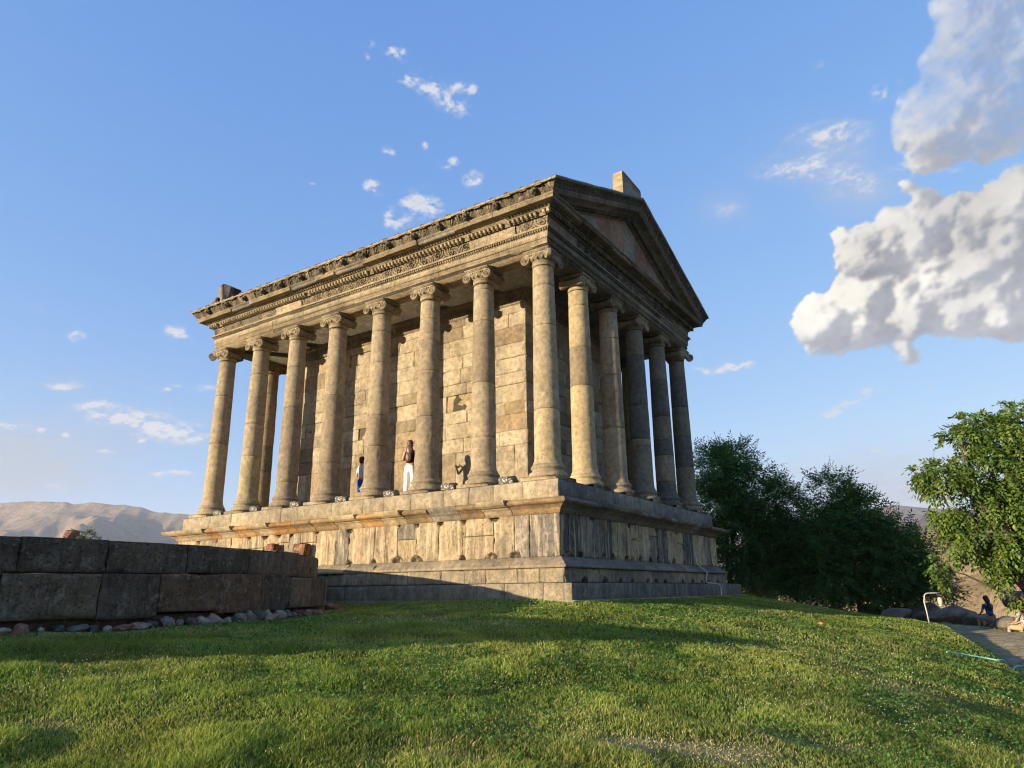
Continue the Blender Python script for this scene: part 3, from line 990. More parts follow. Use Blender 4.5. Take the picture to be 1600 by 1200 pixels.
def volute(m, c, fwd, lat, r=.145, depth=.03, col=(.33, .275, .19)):
    """spiral scroll disc facing fwd"""
    fwd = np.array(fwd, float); lat = np.array(lat, float); up = np.array([0, 0, 1.])
    n = 22; th = np.linspace(0, 2*PI, n, endpoint=False)
    V = []
    for rr, d in ((r*.97, -depth*2), (r, -.004), (r*.96, .008), (r*.84, .008), (r*.80, -.012), (0.001, -.012)):
        V += [c+fwd*d+(lat*math.cos(a)+up*math.sin(a))*rr for a in th]
    F = [(k*n+i, k*n+(i+1) % n, (k+1)*n+(i+1) % n, (k+1)*n+i) for k in range(5) for i in range(n)]
    m.add(V, F, np.array([col]*2*n+[col]*n+[np.array(col)*.6]*2*n))
    pts = []; rad = []
    for k in range(34):
        t = k/33; a = PI*.5+t*4.6*PI; rr = r*(.78*(1-t)**1.1+.10)
        pts.append(c+fwd*.0+(lat*math.cos(a)+up*math.sin(a))*rr); rad.append(.017*(1-.45*t))
    m.tube(pts, rad, 6, col)
    m.blob(c+fwd*.004, .03, col, amp=.05, n=5)
def capital(x, y, kind, fwd, lat):
    """kind 'plain': scrolls on the outer and inner face; 'corner': two outer faces and a diagonal scroll"""
    m = MB(); c0 = np.array([x, y, 0.]); fwd = np.array(fwd, float); lat = np.array(lat, float)
    col = np.array(pick([(.33, .275, .185), (.31, .26, .175), (.29, .24, .165)])); dk = col*.75
    m.lathe([(.30, ZT-.01), (.34, ZT+.005), (.345, ZT+.03), (.325, ZT+.045), (.33, ZT+.06), (.39, ZT+.10), (.43, ZT+.16), (.44, ZT+.20), (.40, ZT+.23), (.38, ZT+.24)], (x, y, 0), 28, dk)
    for i in range(16):
        a = 2*PI*i/16+.1
        m.blob((x+.40*math.cos(a), y+.40*math.sin(a), ZT+.135), .05, col, seed=i, amp=.15, n=6, squash=(.8, .8, 1.15))
    zv = 6.16
    faces = [(fwd, lat)] if kind == 'corner' else [(fwd, lat), (-fwd, lat)]
    hw = .37
    def canalis(f, l, s0, s1):
        # band joining the scrolls with drooping flowers
        n = 10
        V = []
        for i in range(n+1):
            s = s0+(s1-s0)*i/n; sag = .03*math.sin(PI*i/n)
            for (d, z) in ((.30, 6.21-sag), (.375, 6.215-sag), (.385, 6.23-sag), (.37, 6.30), (.385, 6.325), (.30, 6.335)):
                V.append(c0+f*d+l*s+np.array([0, 0, z]))
        F = [(6*i+j, 6*i+j+1, 6*i+7+j, 6*i+6+j) for i in range(n) for j in range(5)]
        m.add(V, F, col)
        for k in range(7):
            m.blob(c0+f*.385+l*(s0*.6+(s1-s0)*.6*k/6)+np.array([0, 0, 6.265+.01*(k % 2)]), .028, col, seed=k, amp=.6, n=5, freq=3)
    if kind == 'plain':
        for f, l in faces:
            for sg in (-1, 1): volute(m, c0+f*.385+l*sg*hw+np.array([0, 0, zv]), f, l*sg, col=col)
            canalis(f, l, -hw, hw)
        for sg in (-1, 1):   # bolsters
            prof = [(.138, -.38), (.125, -.25), (.10, -.1), (.105, -.03), (.11, 0), (.105, .03), (.10, .1), (.125, .25), (.138, .38)]
            n = 16; th = np.linspace(0, 2*PI, n, endpoint=False); V = []
            for r, d in prof: V += [c0+fwd*d+lat*sg*hw+np.array([0, 0, zv])+(lat*math.cos(a)+np.array([0, 0, 1.])*math.sin(a))*r for a in th]
            m.add(V, [(k*n+i, k*n+(i+1) % n, (k+1)*n+(i+1) % n, (k+1)*n+i) for k in range(8) for i in range(n)], dk)
    else:
        # fwd & lat both point outward here
        dg = (fwd+lat)/math.sqrt(2); dl = (fwd-lat)/math.sqrt(2)
        for f, l in ((fwd, lat), (lat, fwd)):
            volute(m, c0+f*.385-l*hw+np.array([0, 0, zv]), f, -l, col=col)
            canalis(f, l, -hw, hw*.9)
            V = []; n = 12; th = np.linspace(0, 2*PI, n, endpoint=False)
            for r, d in ((.138, .38), (.12, .2), (.10, 0), (.11, -.3)): V += [c0+f*d-l*hw+np.array([0, 0, zv])+(l*math.cos(a)+np.array([0, 0, 1.])*math.sin(a))*r for a in th]
            m.add(V, [(k*n+i, k*n+(i+1) % n, (k+1)*n+(i+1) % n, (k+1)*n+i) for k in range(3) for i in range(n)], dk)
        cc_ = c0+dg*.60+np.array([0, 0, zv])
        for s_ in (-1, 1): volute(m, cc_+dl*s_*.055, dl*s_, dg, r=.15, depth=.03, col=col)
        m.box(c0+dg*.36+np.array([0, 0, 6.22]), (.22, .06, .09), dk, R=np.array([dg, dl, (0, 0, 1)]).T)
    ab = .43
    m.box((x, y, 6.355), (ab-.02, ab-.02, .022), dk)
    m.box((x, y, 6.396), (ab, ab, .021), col, ch=.008)
    return m
def column(x, y, kind, fwd, lat, idx, south=False):
    dn_ = rng.integers(3, 5)
    cut = sorted(rng.uniform(.2, .8, 1).tolist())
    cut = [1.6+rng.uniform(-.5, .5), 3.3+rng.uniform(-.5, .4), 4.8+rng.uniform(-.4, .4)]
    if rng.random() < .4: cut = cut[:1]+[2.5+rng.uniform(-.1, .2)]+[3.9+rng.uniform(-.2, .3), 5.2]
    if rng.random() < .35: cut = cut[1:]
    cut = COLCUT.get((x, y), cut)
    cols = []; rough = []
    for k in range(len(cut)+1):
        r = rng.random()
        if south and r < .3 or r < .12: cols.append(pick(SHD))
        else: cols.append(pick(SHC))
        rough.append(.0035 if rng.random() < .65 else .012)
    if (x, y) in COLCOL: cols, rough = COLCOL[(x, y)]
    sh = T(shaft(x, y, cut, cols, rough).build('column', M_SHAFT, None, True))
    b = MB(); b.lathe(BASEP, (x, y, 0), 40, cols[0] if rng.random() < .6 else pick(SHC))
    sub(b, 'column_base', M_SHAFT, sh, smooth=False)
    p = MB(); p.box((x, y, -.137), (.54, .54, .062), pick(SHC), ch=.008)
    sub(p, 'plinth', M_STONE, sh)
    c = capital(x, y, kind, fwd, lat); sub(c, 'capital', M_STONE, sh)
    return sh
SX = WX/5
X_ = [SX*j for j in range(6)]; Y_ = [2.1*i for i in range(8)]
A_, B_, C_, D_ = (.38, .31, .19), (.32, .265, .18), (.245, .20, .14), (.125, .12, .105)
COLCUT = {(0, Y_[0]): [1.75, 4.15, 5.35], (0, Y_[1]): [1.25, 2.85, 4.75, 5.75], (0, Y_[2]): [2.15, 3.6, 4.6, 5.3], (0, Y_[3]): [1.5, 2.5, 4.25, 5.35],
          (0, Y_[4]): [1.2, 3.5, 5.2], (0, Y_[5]): [.75, 3.4, 4.9], (0, Y_[6]): [1.9, 3.1, 5.0], (0, Y_[7]): [2.6, 4.5],
          (X_[1], 0): [2.9, 4.1, 5.45], (X_[2], 0): [2.0, 3.75, 5.0], (X_[3], 0): [1.75, 2.0, 3.2, 5.0], (X_[4], 0): [.8, 1.75, 2.3, 3.2, 4.6], (X_[5], 0): [1.6, 2.8, 4.0, 5.2]}
S_, R_2 = .003, .016
COLCOL = {(0, Y_[0]): ([A_, B_, B_, B_], [S_]*4), (0, Y_[1]): ([B_, B_, C_, B_, B_], [S_]*5), (0, Y_[2]): ([C_, C_, C_, B_, B_], [.008, R_2, R_2, S_, S_]),
          (0, Y_[3]): ([C_, C_, B_, B_, B_], [.006, R_2, R_2, S_, S_]), (0, Y_[4]): ([C_, C_, B_, B_], [.006, .006, S_, S_]), (0, Y_[5]): ([C_, C_, B_, B_], [.012, .010, S_, S_]),
          (0, Y_[6]): ([A_, B_, B_, B_], [.004]*4), (0, Y_[7]): ([A_, B_, B_], [S_]*3), (X_[1], 0): ([A_, C_, A_, A_], [S_]*4), (X_[2], 0): ([B_, C_, B_, B_], [S_, .006, S_, S_]),
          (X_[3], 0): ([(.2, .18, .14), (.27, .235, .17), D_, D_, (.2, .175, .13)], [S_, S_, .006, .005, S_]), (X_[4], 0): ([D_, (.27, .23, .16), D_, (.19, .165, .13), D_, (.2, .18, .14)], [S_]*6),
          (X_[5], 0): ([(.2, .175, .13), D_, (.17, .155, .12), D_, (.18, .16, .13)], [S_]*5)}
for i in range(8):
    for j in range(6):
        if not (i in (0, 7) or j in (0, 5)): continue
        x = X_[j] if j else 0; y = Y_[i] if i else 0
        if i in (0, 7) and j in (0, 5):
            column(x, y, 'corner', (-1 if j == 0 else 1, 0, 0), (0, -1 if i == 0 else 1, 0), 0, south=(i == 0 and j == 5))
        elif j in (0, 5): column(x, y, 'plain', (-1 if j == 0 else 1, 0, 0), (0, 1, 0), 0)
        else: column(x, y, 'plain', (0, -1 if i == 0 else 1, 0), (1, 0, 0), 0, south=i == 0 and j > 2)

# ------------------------------------------------------------------ fast sheet builder
def sheet(name, V, F, mat, attrs=None, smooth=True, facecol=None):
    """V (n,3), F (m,4) or (m,3); attrs: {name: (n,4)} per point"""
    me = bpy.data.meshes.new(name)
    k = F.shape[1]
    me.vertices.add(len(V)); me.vertices.foreach_set('co', V.astype(np.float32).ravel())
    me.loops.add(F.size); me.loops.foreach_set('vertex_index', F.astype(np.int32).ravel())
    me.polygons.add(len(F)); me.polygons.foreach_set('loop_start', (np.arange(len(F))*k).astype(np.int32))
    me.update(calc_edges=True)
    if smooth: me.polygons.foreach_set('use_smooth', np.ones(len(F), bool))
    for nme, A in (attrs or {}).items():
        at = me.attributes.new(nme, 'FLOAT_COLOR', 'POINT')
        if A.shape[1] == 3: A = np.concatenate([A, np.ones((len(A), 1))], 1)
        at.data.foreach_set('color', A.astype(np.float32).ravel())
    if facecol is not None:
        at = me.attributes.new('Col', 'FLOAT_COLOR', 'FACE')
        A = np.concatenate([facecol, np.ones((len(facecol), 1))], 1)
        at.data.foreach_set('color', A.astype(np.float32).ravel())
    me.materials.append(mat)
    o = bpy.data.objects.new(name, me); COL.objects.link(o)
    return o
def gridF(a, b, keep=None):
    i = np.arange(a*b).reshape(a, b)
    F = np.stack([i[:-1, :-1], i[1:, :-1], i[1:, 1:], i[:-1, 1:]], -1)
    return F[keep] if keep is not None else F.reshape(-1, 4)

# ------------------------------------------------------------------ clouds: a far sky shell, thickness field lit by the sun
def clouds():
    st = math.radians(.072)
    az = np.arange(YAW-math.radians(44), YAW+math.radians(44), st)
    el = np.arange(math.radians(.2), math.radians(52), st)
    AZ_, EL = np.meshgrid(az, el, indexing='ij')
    D = np.stack([np.sin(AZ_)*np.cos(EL), np.cos(AZ_)*np.cos(EL), np.sin(EL)], -1)
    f = np.maximum(D@FW, .2)
    u = 800+FPX*(D@RT)/f; v = 600-FPX*(D@UP)/f
    def blobs(lst):
        s = np.zeros_like(u)
        for (cu, cv, ru, rv, ro, am) in lst:
            a = math.radians(ro); du, dv = u-cu, -(v-cv)
            p = (du*math.cos(a)+dv*math.sin(a))/ru; q = (-du*math.sin(a)+dv*math.cos(a))/rv
            s = s+am*np.exp(-(p*p+q*q))
        return s
    BIG = [
        (1545, 40, 70, 90, 20, 1.0), (1500, 150, 75, 70, 25, 1.0), (1450, 215, 38, 36, 0, .8), (1600, 120, 60, 90, 0, .9), (1530, 195, 55, 34, 0, .75),
        (1615, 302, 50, 34, 20, .9), (1535, 345, 78, 40, 14, 1.0), (1400, 372, 75, 34, 18, 1.0), (1342, 398, 38, 26, 0, .8),
        (1600, 400, 90, 75, 0, 1.0), (1480, 430, 95, 48, 5, 1.0), (1345, 470, 62, 34, 12, .9), (1290, 505, 34, 30, 0, .9),
        (1330, 532, 50, 18, 0, .7), (1425, 525, 26, 40, 0, .7), (1560, 490, 80, 32, 8, .8), (1438, 298, 18, 18, 0, .9), (1400, 500, 60, 22, 0, .7)]
    big = blobs(BIG)
    X, Y, Z = D[..., 0], D[..., 1], D[..., 2]
    # turbulence in sky space: warped, with rounded billows inside a fractal
    wx = fbm(X*9, Y*9, Z*9, 4, 101)*.014; wy = fbm(X*9, Y*9, Z*9, 4, 102)*.014; wz = fbm(X*9, Y*9, Z*9, 4, 103)*.014
    def billow(s, o, seed, gain=.55):
        a, t, r = 1., 0., 0.; k = s
        for i in range(o):
            r = r+a*(1-2.2*np.abs(vnoise((X+wx)*k, (Y+wy)*k, (Z+wz)*k, seed+i*7))); t += a; a *= gain; k *= 2.13
        return r/t
    tb = billow(20, 6, 5)
    fb = fbm((X+wx)*14, (Y+wy)*14, (Z+wz)*13, 8, 31, .55)
    mb_ = np.minimum(big, 1.1)
    tl = billow(9.5, 5, 25, .5)
    den = mb_*.95+(.42*(tb-.15)+.40*(tl-.1)+.85*fb)*(.30+.70*np.clip(mb_*1.6, 0, 1))-.33
    # far thin clouds
    thin = blobs([
        (1305, 208, 55, 24, 5, .62), (1330, 290, 55, 34, 0, .45), (1235, 262, 60, 18, 6, .5), (1135, 325, 36, 26, 0, .42), (1385, 142, 30, 22, 12, .68),
        (1440, 265, 60, 20, 10, .35), (1480, 250, 90, 24, 0, .4), (1275, 103, 14, 9, 20, .6), (1065, 212, 22, 18, 30, .38), (1120, 577, 40, 10, 4, .95), (1160, 571, 24, 7, 8, .7), (1335, 625, 36, 8, 22, .85),
        (1300, 648, 26, 8, 10, .7), (1365, 608, 22, 8, 0, .7), (1375, 704, 22, 5, 0, .75), (1400, 740, 60, 8, 0, .5), (1420, 760, 60, 9, 4, .65), (1400, 780, 90, 14, 0, .5),
        (574, 70, 12, 14, 60, .6), (578, 90, 8, 6, 0, .6), (612, 80, 10, 8, 0, .7), (628, 84, 7, 9, 0, .7), (640, 124, 18, 9, 0, .8), (670, 138, 18, 8, 0, .75),
        (715, 136, 10, 8, 0, .7), (738, 138, 11, 9, 0, .8), (708, 165, 26, 12, -25, .58), (608, 236, 13, 8, -20, .72), (664, 228, 6, 9, 0, .65),
        (703, 255, 16, 9, 12, .9), (740, 278, 18, 13, 10, .9), (578, 290, 14, 12, -40, .75), (663, 322, 26, 15, -5, 1.0), (640, 316, 14, 8, 20, .7),
        (625, 350, 18, 12, 0, .85), (606, 340, 8, 12, 0, .8), (275, 519, 19, 11, -10, 1.15), (118, 526, 20, 10, 15, .85),
        (92, 604, 40, 9, 5, 1.0), (285, 606, 55, 8, 0, .85), (210, 657, 80, 17, -8, .8), (290, 682, 55, 13, 0, .7), (145, 633, 30, 8, 0, .75),
        (20, 666, 34, 6, -3, 1.0), (65, 672, 12, 5, 0, .8), (102, 680, 9, 5, 0, .9), (165, 705, 22, 4, 0, .7), (270, 740, 50, 7, 2, .85),
        (85, 760, 36, 9, 0, .7), (487, 287, 12, 3, 0, .5), (655, 115, 85, 36, -25, .27), (705, 160, 50, 26, -20, .25), (640, 310, 75, 40, 0, .27), (1250, 235, 110, 50, 5, .24), (230, 660, 120, 30, -8, .28), (60, 483, 22, 6, 0, .35), (1452, 605, 12, 7, 0, .65), (220, 690, 8, 4, 0, .6)])
    warp = 1.4
    ft = fbm(X*38+fb*warp, Y*38+fb*warp, Z*60, 6, 12, .6)
    f2 = fbm(X*105+ft*1.5, Y*105+ft*1.5, Z*150, 6, 14, .62)
    td = thin*(.95+1.7*f2+.9*ft)-.22
    veil = blobs([(1300, 225, 70, 36, 5, .22), (1340, 295, 70, 40, 0, .26), (1135, 325, 45, 30, 0, .14), (1230, 265, 60, 22, 0, .16), (0, 745, 170, 50, 0, .5), (-60, 700, 160, 45, 0, .5), (1400, 765, 190, 60, 0, .5), (200, 670, 150, 40, 0, .18), (90, 600, 120, 25, 0, .1)])*(.8+.5*ft)
    def sst(x, a, b):
        t = np.clip((x-a)/(b-a), 0, 1); return t*t*(3-2*t)
    aT = .78*sst(td, .0, .85)
    # cumulus relief: hundreds of rounded heads piled over the thickness field, lit by the low sun
    r2 = np.random.default_rng(5)
    uw = u+26*fb+7*fbm(X*60, Y*60, Z*60, 5, 131, .6)+9*tb; vw = v+22*fbm((X+wx)*15, (Y+wy)*15, (Z+wz)*15, 6, 132, .55)+7*fbm(X*60, Y*60, Z*60, 5, 133, .6)
    H = np.full_like(u, -60.)
    cnt = 0
    ui, vi = u[:, 0], v
    while cnt < 900:
        cu, cv = r2.uniform(1240, 1720), r2.uniform(-120, 590)
        m = 0
        for (bu, bv, ru, rv, ro, am) in BIG:
            a_ = math.radians(ro); du, dv = cu-bu, -(cv-bv)
            m += am*math.exp(-((du*math.cos(a_)+dv*math.sin(a_))/ru)**2-((-du*math.sin(a_)+dv*math.cos(a_))/rv)**2)
        if m < .42 or r2.random() > m+.2: continue
        cnt += 1
        rad = (9+30*min(m, 1.1)*r2.random()**1.3)*(1.25 if cv < 240 else 1.0)
        zc = 70*min(m, 1.2)**.7+r2.normal(0, 9)-rad*.5
        dd = (uw-cu)**2+((vw-cv)*1.12)**2
        msk = dd < rad*rad
        H[msk] = np.maximum(H[msk], zc+np.sqrt(rad*rad-dd[msk]))
    cover = np.clip((H+60)/60, 0, 1)
    H = np.maximum(H, 0)+7*tb+14*fb+3.0*fbm(X*120, Y*120, Z*120, 4, 140, .6)
    def blur(f, n):
        for _ in range(n):
            f = (np.roll(f, 1, 0)+np.roll(f, -1, 0)+np.roll(f, 1, 1)+np.roll(f, -1, 1)+2*f)/6
        return f
    Hs = blur(H, 2)
    px = FPX*st
    def lamb(F, k=1.0):
        a_, b_ = np.gradient(F, axis=0)/px*k, np.gradient(F, axis=1)/px*k
        return np.clip((a_*.72-b_*.50+.48)/np.sqrt(a_**2+b_**2+1), -.25, 1)
    lam = lamb(Hs, .8); Hm = blur(Hs, 10); lamm = lamb(Hm); Hb = blur(Hm, 45); lam2 = lamb(Hb)
    up = np.clip((300-v)/60, 0, 1)      # the upper cloud is older and smoother
    edge_a = blur((cover > .02).astype(float), 2)
    soft = np.clip((v-470)/70, 0, 1)+np.clip((270-v)/120, 0, 1)
    edge_b = blur((cover > .02).astype(float), 9)*np.clip(.5+1.3*fb+.5*tb, 0, 1.0)
    aB = edge_a*(1-np.clip(soft, 0, 1))+np.clip(sst(blur(edge_a, 6), .15, .85)*(.55+.6*edge_b), 0, 1)*np.clip(soft, 0, 1)
    n1 = fbm(X*34+fb, Y*34+fb, Z*34, 7, 160, .6); n2 = fbm(X*110, Y*110, Z*110, 5, 161, .65)
    cov = blur(edge_a, 22)*.6+blur(edge_a, 60)*.4
    wdt = .16+.40*np.clip(soft, 0, 1)+.55*up
    aB = np.clip(cov*7-.15, 0, 1)*sst(cov+1.15*n1*np.clip(2.6-2.2*cov, .3, 1.5)+.40*n2*np.clip(2.2-2*cov, .1, 1), .42, .44+wdt)
    aB = aB*np.clip(.50+(cov-.40)*2.6, 0, 1); aB = blur(aB, 1)
    lam = blur(lam, 4); lamm = blur(lamm, 4)
    dd_ = den+.5*n1
    litD = np.clip(.5+(dd_-np.roll(np.roll(dd_, 3, 0), -2, 1))*2.6+(dd_-np.roll(np.roll(dd_, 9, 0), -6, 1))*.9, 0, 1)
    mixl = (.30-.22*up)*lam+(.40-.15*up)*lamm+(.30+.37*up)*lam2
    litb = sst(.62*mixl+.38*litD, .24, .78)*1.10
    litb = (.12+.88*blur(litb, 3)+.10*n2+.10*n1)*np.clip(.80+.85*fbm(X*7, Y*7, Z*7, 4, 151), .45, 1.0)
    d0 = np.clip(Hb/90, 0, 1)
    topfade = blobs([(1545, 90, 150, 170, 0, 1.0)])   # the upper cloud lies in the shade of others
    litb *= 1-.60*np.clip(topfade, 0, 1)
    shade = np.array([.42, .44, .50]); sun_c = np.array([1.0, .93, .80])
    colB = shade[None, None]*(1.04+.30*fb[..., None]+.22*n1[..., None]-.18*np.clip(d0, 0, 1)[..., None])+(sun_c-shade*.6)[None, None]*litb[..., None]
    colT = np.array([.72, .74, .80])[None, None]*(1+.12*ft[..., None])+np.array([.16, .12, .06])*np.clip(td, 0, 1)[..., None]
    colV = np.array([.56, .60, .68])[None, None]+0*colT
    aV = np.clip(veil*1.9, 0, .8)
    a = aV; c = colV
    def over(c, a, c2, a2):
        ao = a2+a*(1-a2)
        return (c2*a2[..., None]+c*(a*(1-a2))[..., None])/np.maximum(ao, 1e-4)[..., None], ao
    c, a = over(c, a, colT, aT)
    c, a = over(c, a, colB, aB*.98)
    keep = (np.maximum.reduce([a[:-1, :-1], a[1:, :-1], a[1:, 1:], a[:-1, 1:]]) > .004)
    F = gridF(*a.shape, keep)
    used = np.zeros(a.size, bool); used[F.ravel()] = True
    remap = np.cumsum(used)-1
    V = (CAM+D.reshape(-1, 3)*30000)[used]; F = remap[F]
    A = np.concatenate([c.reshape(-1, 3), a.reshape(-1, 1)], 1)[used]
    M = bpy.data.materials.new('cloud_vapour'); M.use_nodes = True
    t = M.node_tree; t.nodes.clear()
    at = t.nodes.new('ShaderNodeAttribute'); at.attribute_name = 'Cloud'
    em = t.nodes.new('ShaderNodeEmission'); em.inputs['Strength'].default_value = CLOUD_GAIN
    tr = t.nodes.new('ShaderNodeBsdfTransparent'); mx = t.nodes.new('ShaderNodeMixShader'); out = t.nodes.new('ShaderNodeOutputMaterial')
    t.links.new(at.outputs['Color'], em.inputs['Color']); t.links.new(at.outputs['Alpha'], mx.inputs[0])
    t.links.new(tr.outputs[0], mx.inputs[1]); t.links.new(em.outputs[0], mx.inputs[2]); t.links.new(mx.outputs[0], out.inputs['Surface'])
    M.cycles.emission_sampling = 'NONE'
    o = sheet('clouds', V, F, M, {'Cloud': A})
    tag(o, kind='structure')
CLOUD_GAIN = .355
clouds()

# ------------------------------------------------------------------ terrain sheet: lawn hill, valley, plain
def path_dist(x, y):
    l, d = wc(np.asarray(x), np.asarray(y))
    dd = np.full(l.shape, 1e9)
    for k in range(0, len(PL), 3): dd = np.minimum(dd, np.hypot(l-PL[k, 0], d-PL[k, 1]))
    return dd
RC = cw(-13.35, 16.0); RR = 8.68
def ground_hit(u, v):
    dr_ = FW*FPX+RT*(u-800)+UP*(600-v); dr_ = dr_/np.linalg.norm(dr_)
    t = np.arange(3.0, 45, .08); P = CAM+dr_*t[:, None]
    below = P[:, 2] < gz(P[:, 0], P[:, 1])
    k = int(np.argmax(below)) if below.any() else -1
    return wc(P[k, 0], P[k, 1])
dry_spots = [(*ground_hit(u, v), ra, rb, k) for (u, v, ra, rb, k) in (
    (1130, 1178, .75, .30, 1.1), (1280, 1172, .55, .24, 1.0), (1000, 1165, .4, .2, .6), (1190, 1140, .5, .2, .5), (1425, 1080, .75, .5, 1.1), (1350, 1052, .6, .45, .6), (1480, 1110, .5, .5, .5),
    (110, 990, 1.1, .35, .8), (330, 985, 1.2, .4, .85), (600, 970, 1.2, .7, .75), (760, 975, .9, .6, .7), (1180, 1010, .7, .4, .4), (80, 1135, .35, .15, .5), (880, 1120, .4, .15, .35))]
def dryness(x, y):
    l, d = wc(x, y)
    s = .30*np.clip(fbm(x*.5, y*.5, 0, 3, 60)+.15, 0, 1)+.9*np.clip(fbm(x*1.6, y*1.6, 2, 3, 61)-.38, 0, 1)
    for (a, b, ra, rb, k) in dry_spots:
        s = s+k*np.exp(-((l-a)/ra)**2-((d-b)/rb)**2)*(.8+.6*fbm(x*2.3, y*2.3, 5, 3, 62))
    s = s+.55*np.clip(1-np.abs(path_dist(x, y)-1.2)/.7, 0, 1)+.85*(path_dist(x, y) < .95)
    r = np.hypot(x-RC[0], y-RC[1])
    s = s+.8*np.clip(1-(r-RR)/1.1, 0, 1)
    return np.clip(s, 0, 1)
nr = 460; na = 1000
rr_ = 2.5*(11000/2.5)**(np.linspace(0, 1, nr))
aa = np.concatenate([np.linspace(YAW-1.0, YAW+1.0, na), np.linspace(YAW+1.0, YAW-1.0+2*PI, 90)[1:]])
Rg, Ag = np.meshgrid(rr_, aa, indexing='ij')
Xg = CAM[0]+Rg*np.sin(Ag); Yg = CAM[1]+Rg*np.cos(Ag)
Zg = gz(Xg, Yg)
l_, d_ = wc(Xg, Yg)
dr = dryness(Xg, Yg)
nn = fbm(Xg*1.3, Yg*1.3, 0, 4, 70)[..., None]
soil = np.array([.045, .055, .018])*(1+.3*nn)
dryc = np.array([.30, .26, .11])*(1+.25*nn)
rocky = np.array([.20, .165, .115])*(1+.45*nn)
hillc = np.array([.23, .165, .085])*(1+.3*fbm(Xg/60, Yg/60, 0, 4, 71)[..., None])
rt = np.hypot(Xg-5, Yg-7)
kr = np.clip((d_-30)/6+.7*fbm(Xg*.4, Yg*.4, 0, 2, 72), 0, 1)*np.clip((l_-6)/3, 0, 1)
Cg = soil*(1-dr[..., None])+dryc*dr[..., None]
Cg = Cg*(1-kr[..., None])+rocky*kr[..., None]
kf = np.clip((rt-60)/60, 0, 1)[..., None]
Cg = Cg*(1-kf)+hillc*kf
Mg = Mat('earth_and_turf', .95, .1)
gn = Mg.noise(9, 7, .7); gf = Mg.noise(70, 4, .7)
Mg.base(Mg.mix(1.0, Mg.mix(1.0, Mg.attr('Tone'), Mg.grey(Mg.mr(gn, .3, .7, .7, 1.3)), 'MULTIPLY'), Mg.grey(Mg.mr(gf, .3, .7, .7, 1.3)), 'MULTIPLY'))
Mg.bump(gn, .04); Mg.bump(gf, .01)
G = np.stack([Xg, Yg, Zg], -1).reshape(-1, 3)
Fg = gridF(nr, len(aa))
ctr = len(G)
G = np.concatenate([G, [[CAM[0], CAM[1], gzs(CAM[0], CAM[1])]]])
ring0 = np.arange(len(aa))
Fc = np.stack([ring0, np.roll(ring0, -1), np.full(len(aa), ctr), np.full(len(aa), ctr)], -1)
clr = np.concatenate([Cg.reshape(-1, 3), [[.05, .06, .02]]])
gseam = np.stack([np.arange(nr-1)*len(aa)+len(aa)-1, np.arange(1, nr)*len(aa)+len(aa)-1, np.arange(1, nr)*len(aa), np.arange(nr-1)*len(aa)], -1)
tag(sheet('ground', G, np.concatenate([Fg, gseam]), Mg.m, {'Tone': clr}), kind='structure')

# path: worn earth and stone strip laid on the ground
Mp = Mat('trodden_path', .95, .1)
pn = Mp.noise(3.2, 7, .65); pf = Mp.noise(40, 5, .7); pv = Mp.voro(2.6, Mp.vec((1, 1, 1)), 'DISTANCE_TO_EDGE')
pc = Mp.mix(Mp.mr(pn, .42, .62), (.30, .25, .165), (.44, .37, .25))
pc = Mp.mix(Mp.mr(Mp.noise(1.3, 6, .7), .52, .66, 0, .55), pc, (.10, .11, .035))
pc = Mp.mix(Mp.mr(pv, 0, .06, .55, 0), pc, (.08, .075, .05))
Mp.base(Mp.mix(1.0, pc, Mp.grey(Mp.mr(pf, .3, .7, .75, 1.2)), 'MULTIPLY')); Mp.bump(pn, .12); Mp.bump(pf, .03)
nP = len(PL); wv = np.linspace(-1, 1, 15)
dirp = np.gradient(PL, axis=0); dirp /= np.linalg.norm(dirp, axis=1, keepdims=True)
nrm = np.stack([dirp[:, 1], -dirp[:, 0]], 1)
hwid = .95+.18*np.sin(np.arange(nP)*.31)+.12*rng.normal(0, 1, nP)
Lp = PL[:, None, :]+nrm[:, None, :]*(wv[None, :, None]*hwid[:, None, None])
px_, py_ = cw(Lp[..., 0], Lp[..., 1])
pz_ = gz(px_, py_)+.03-.05*np.abs(wv[None])**4
tag(sheet('path', np.stack([px_, py_, pz_], -1).reshape(-1, 3), gridF(nP, 15), Mp.m), kind='structure')

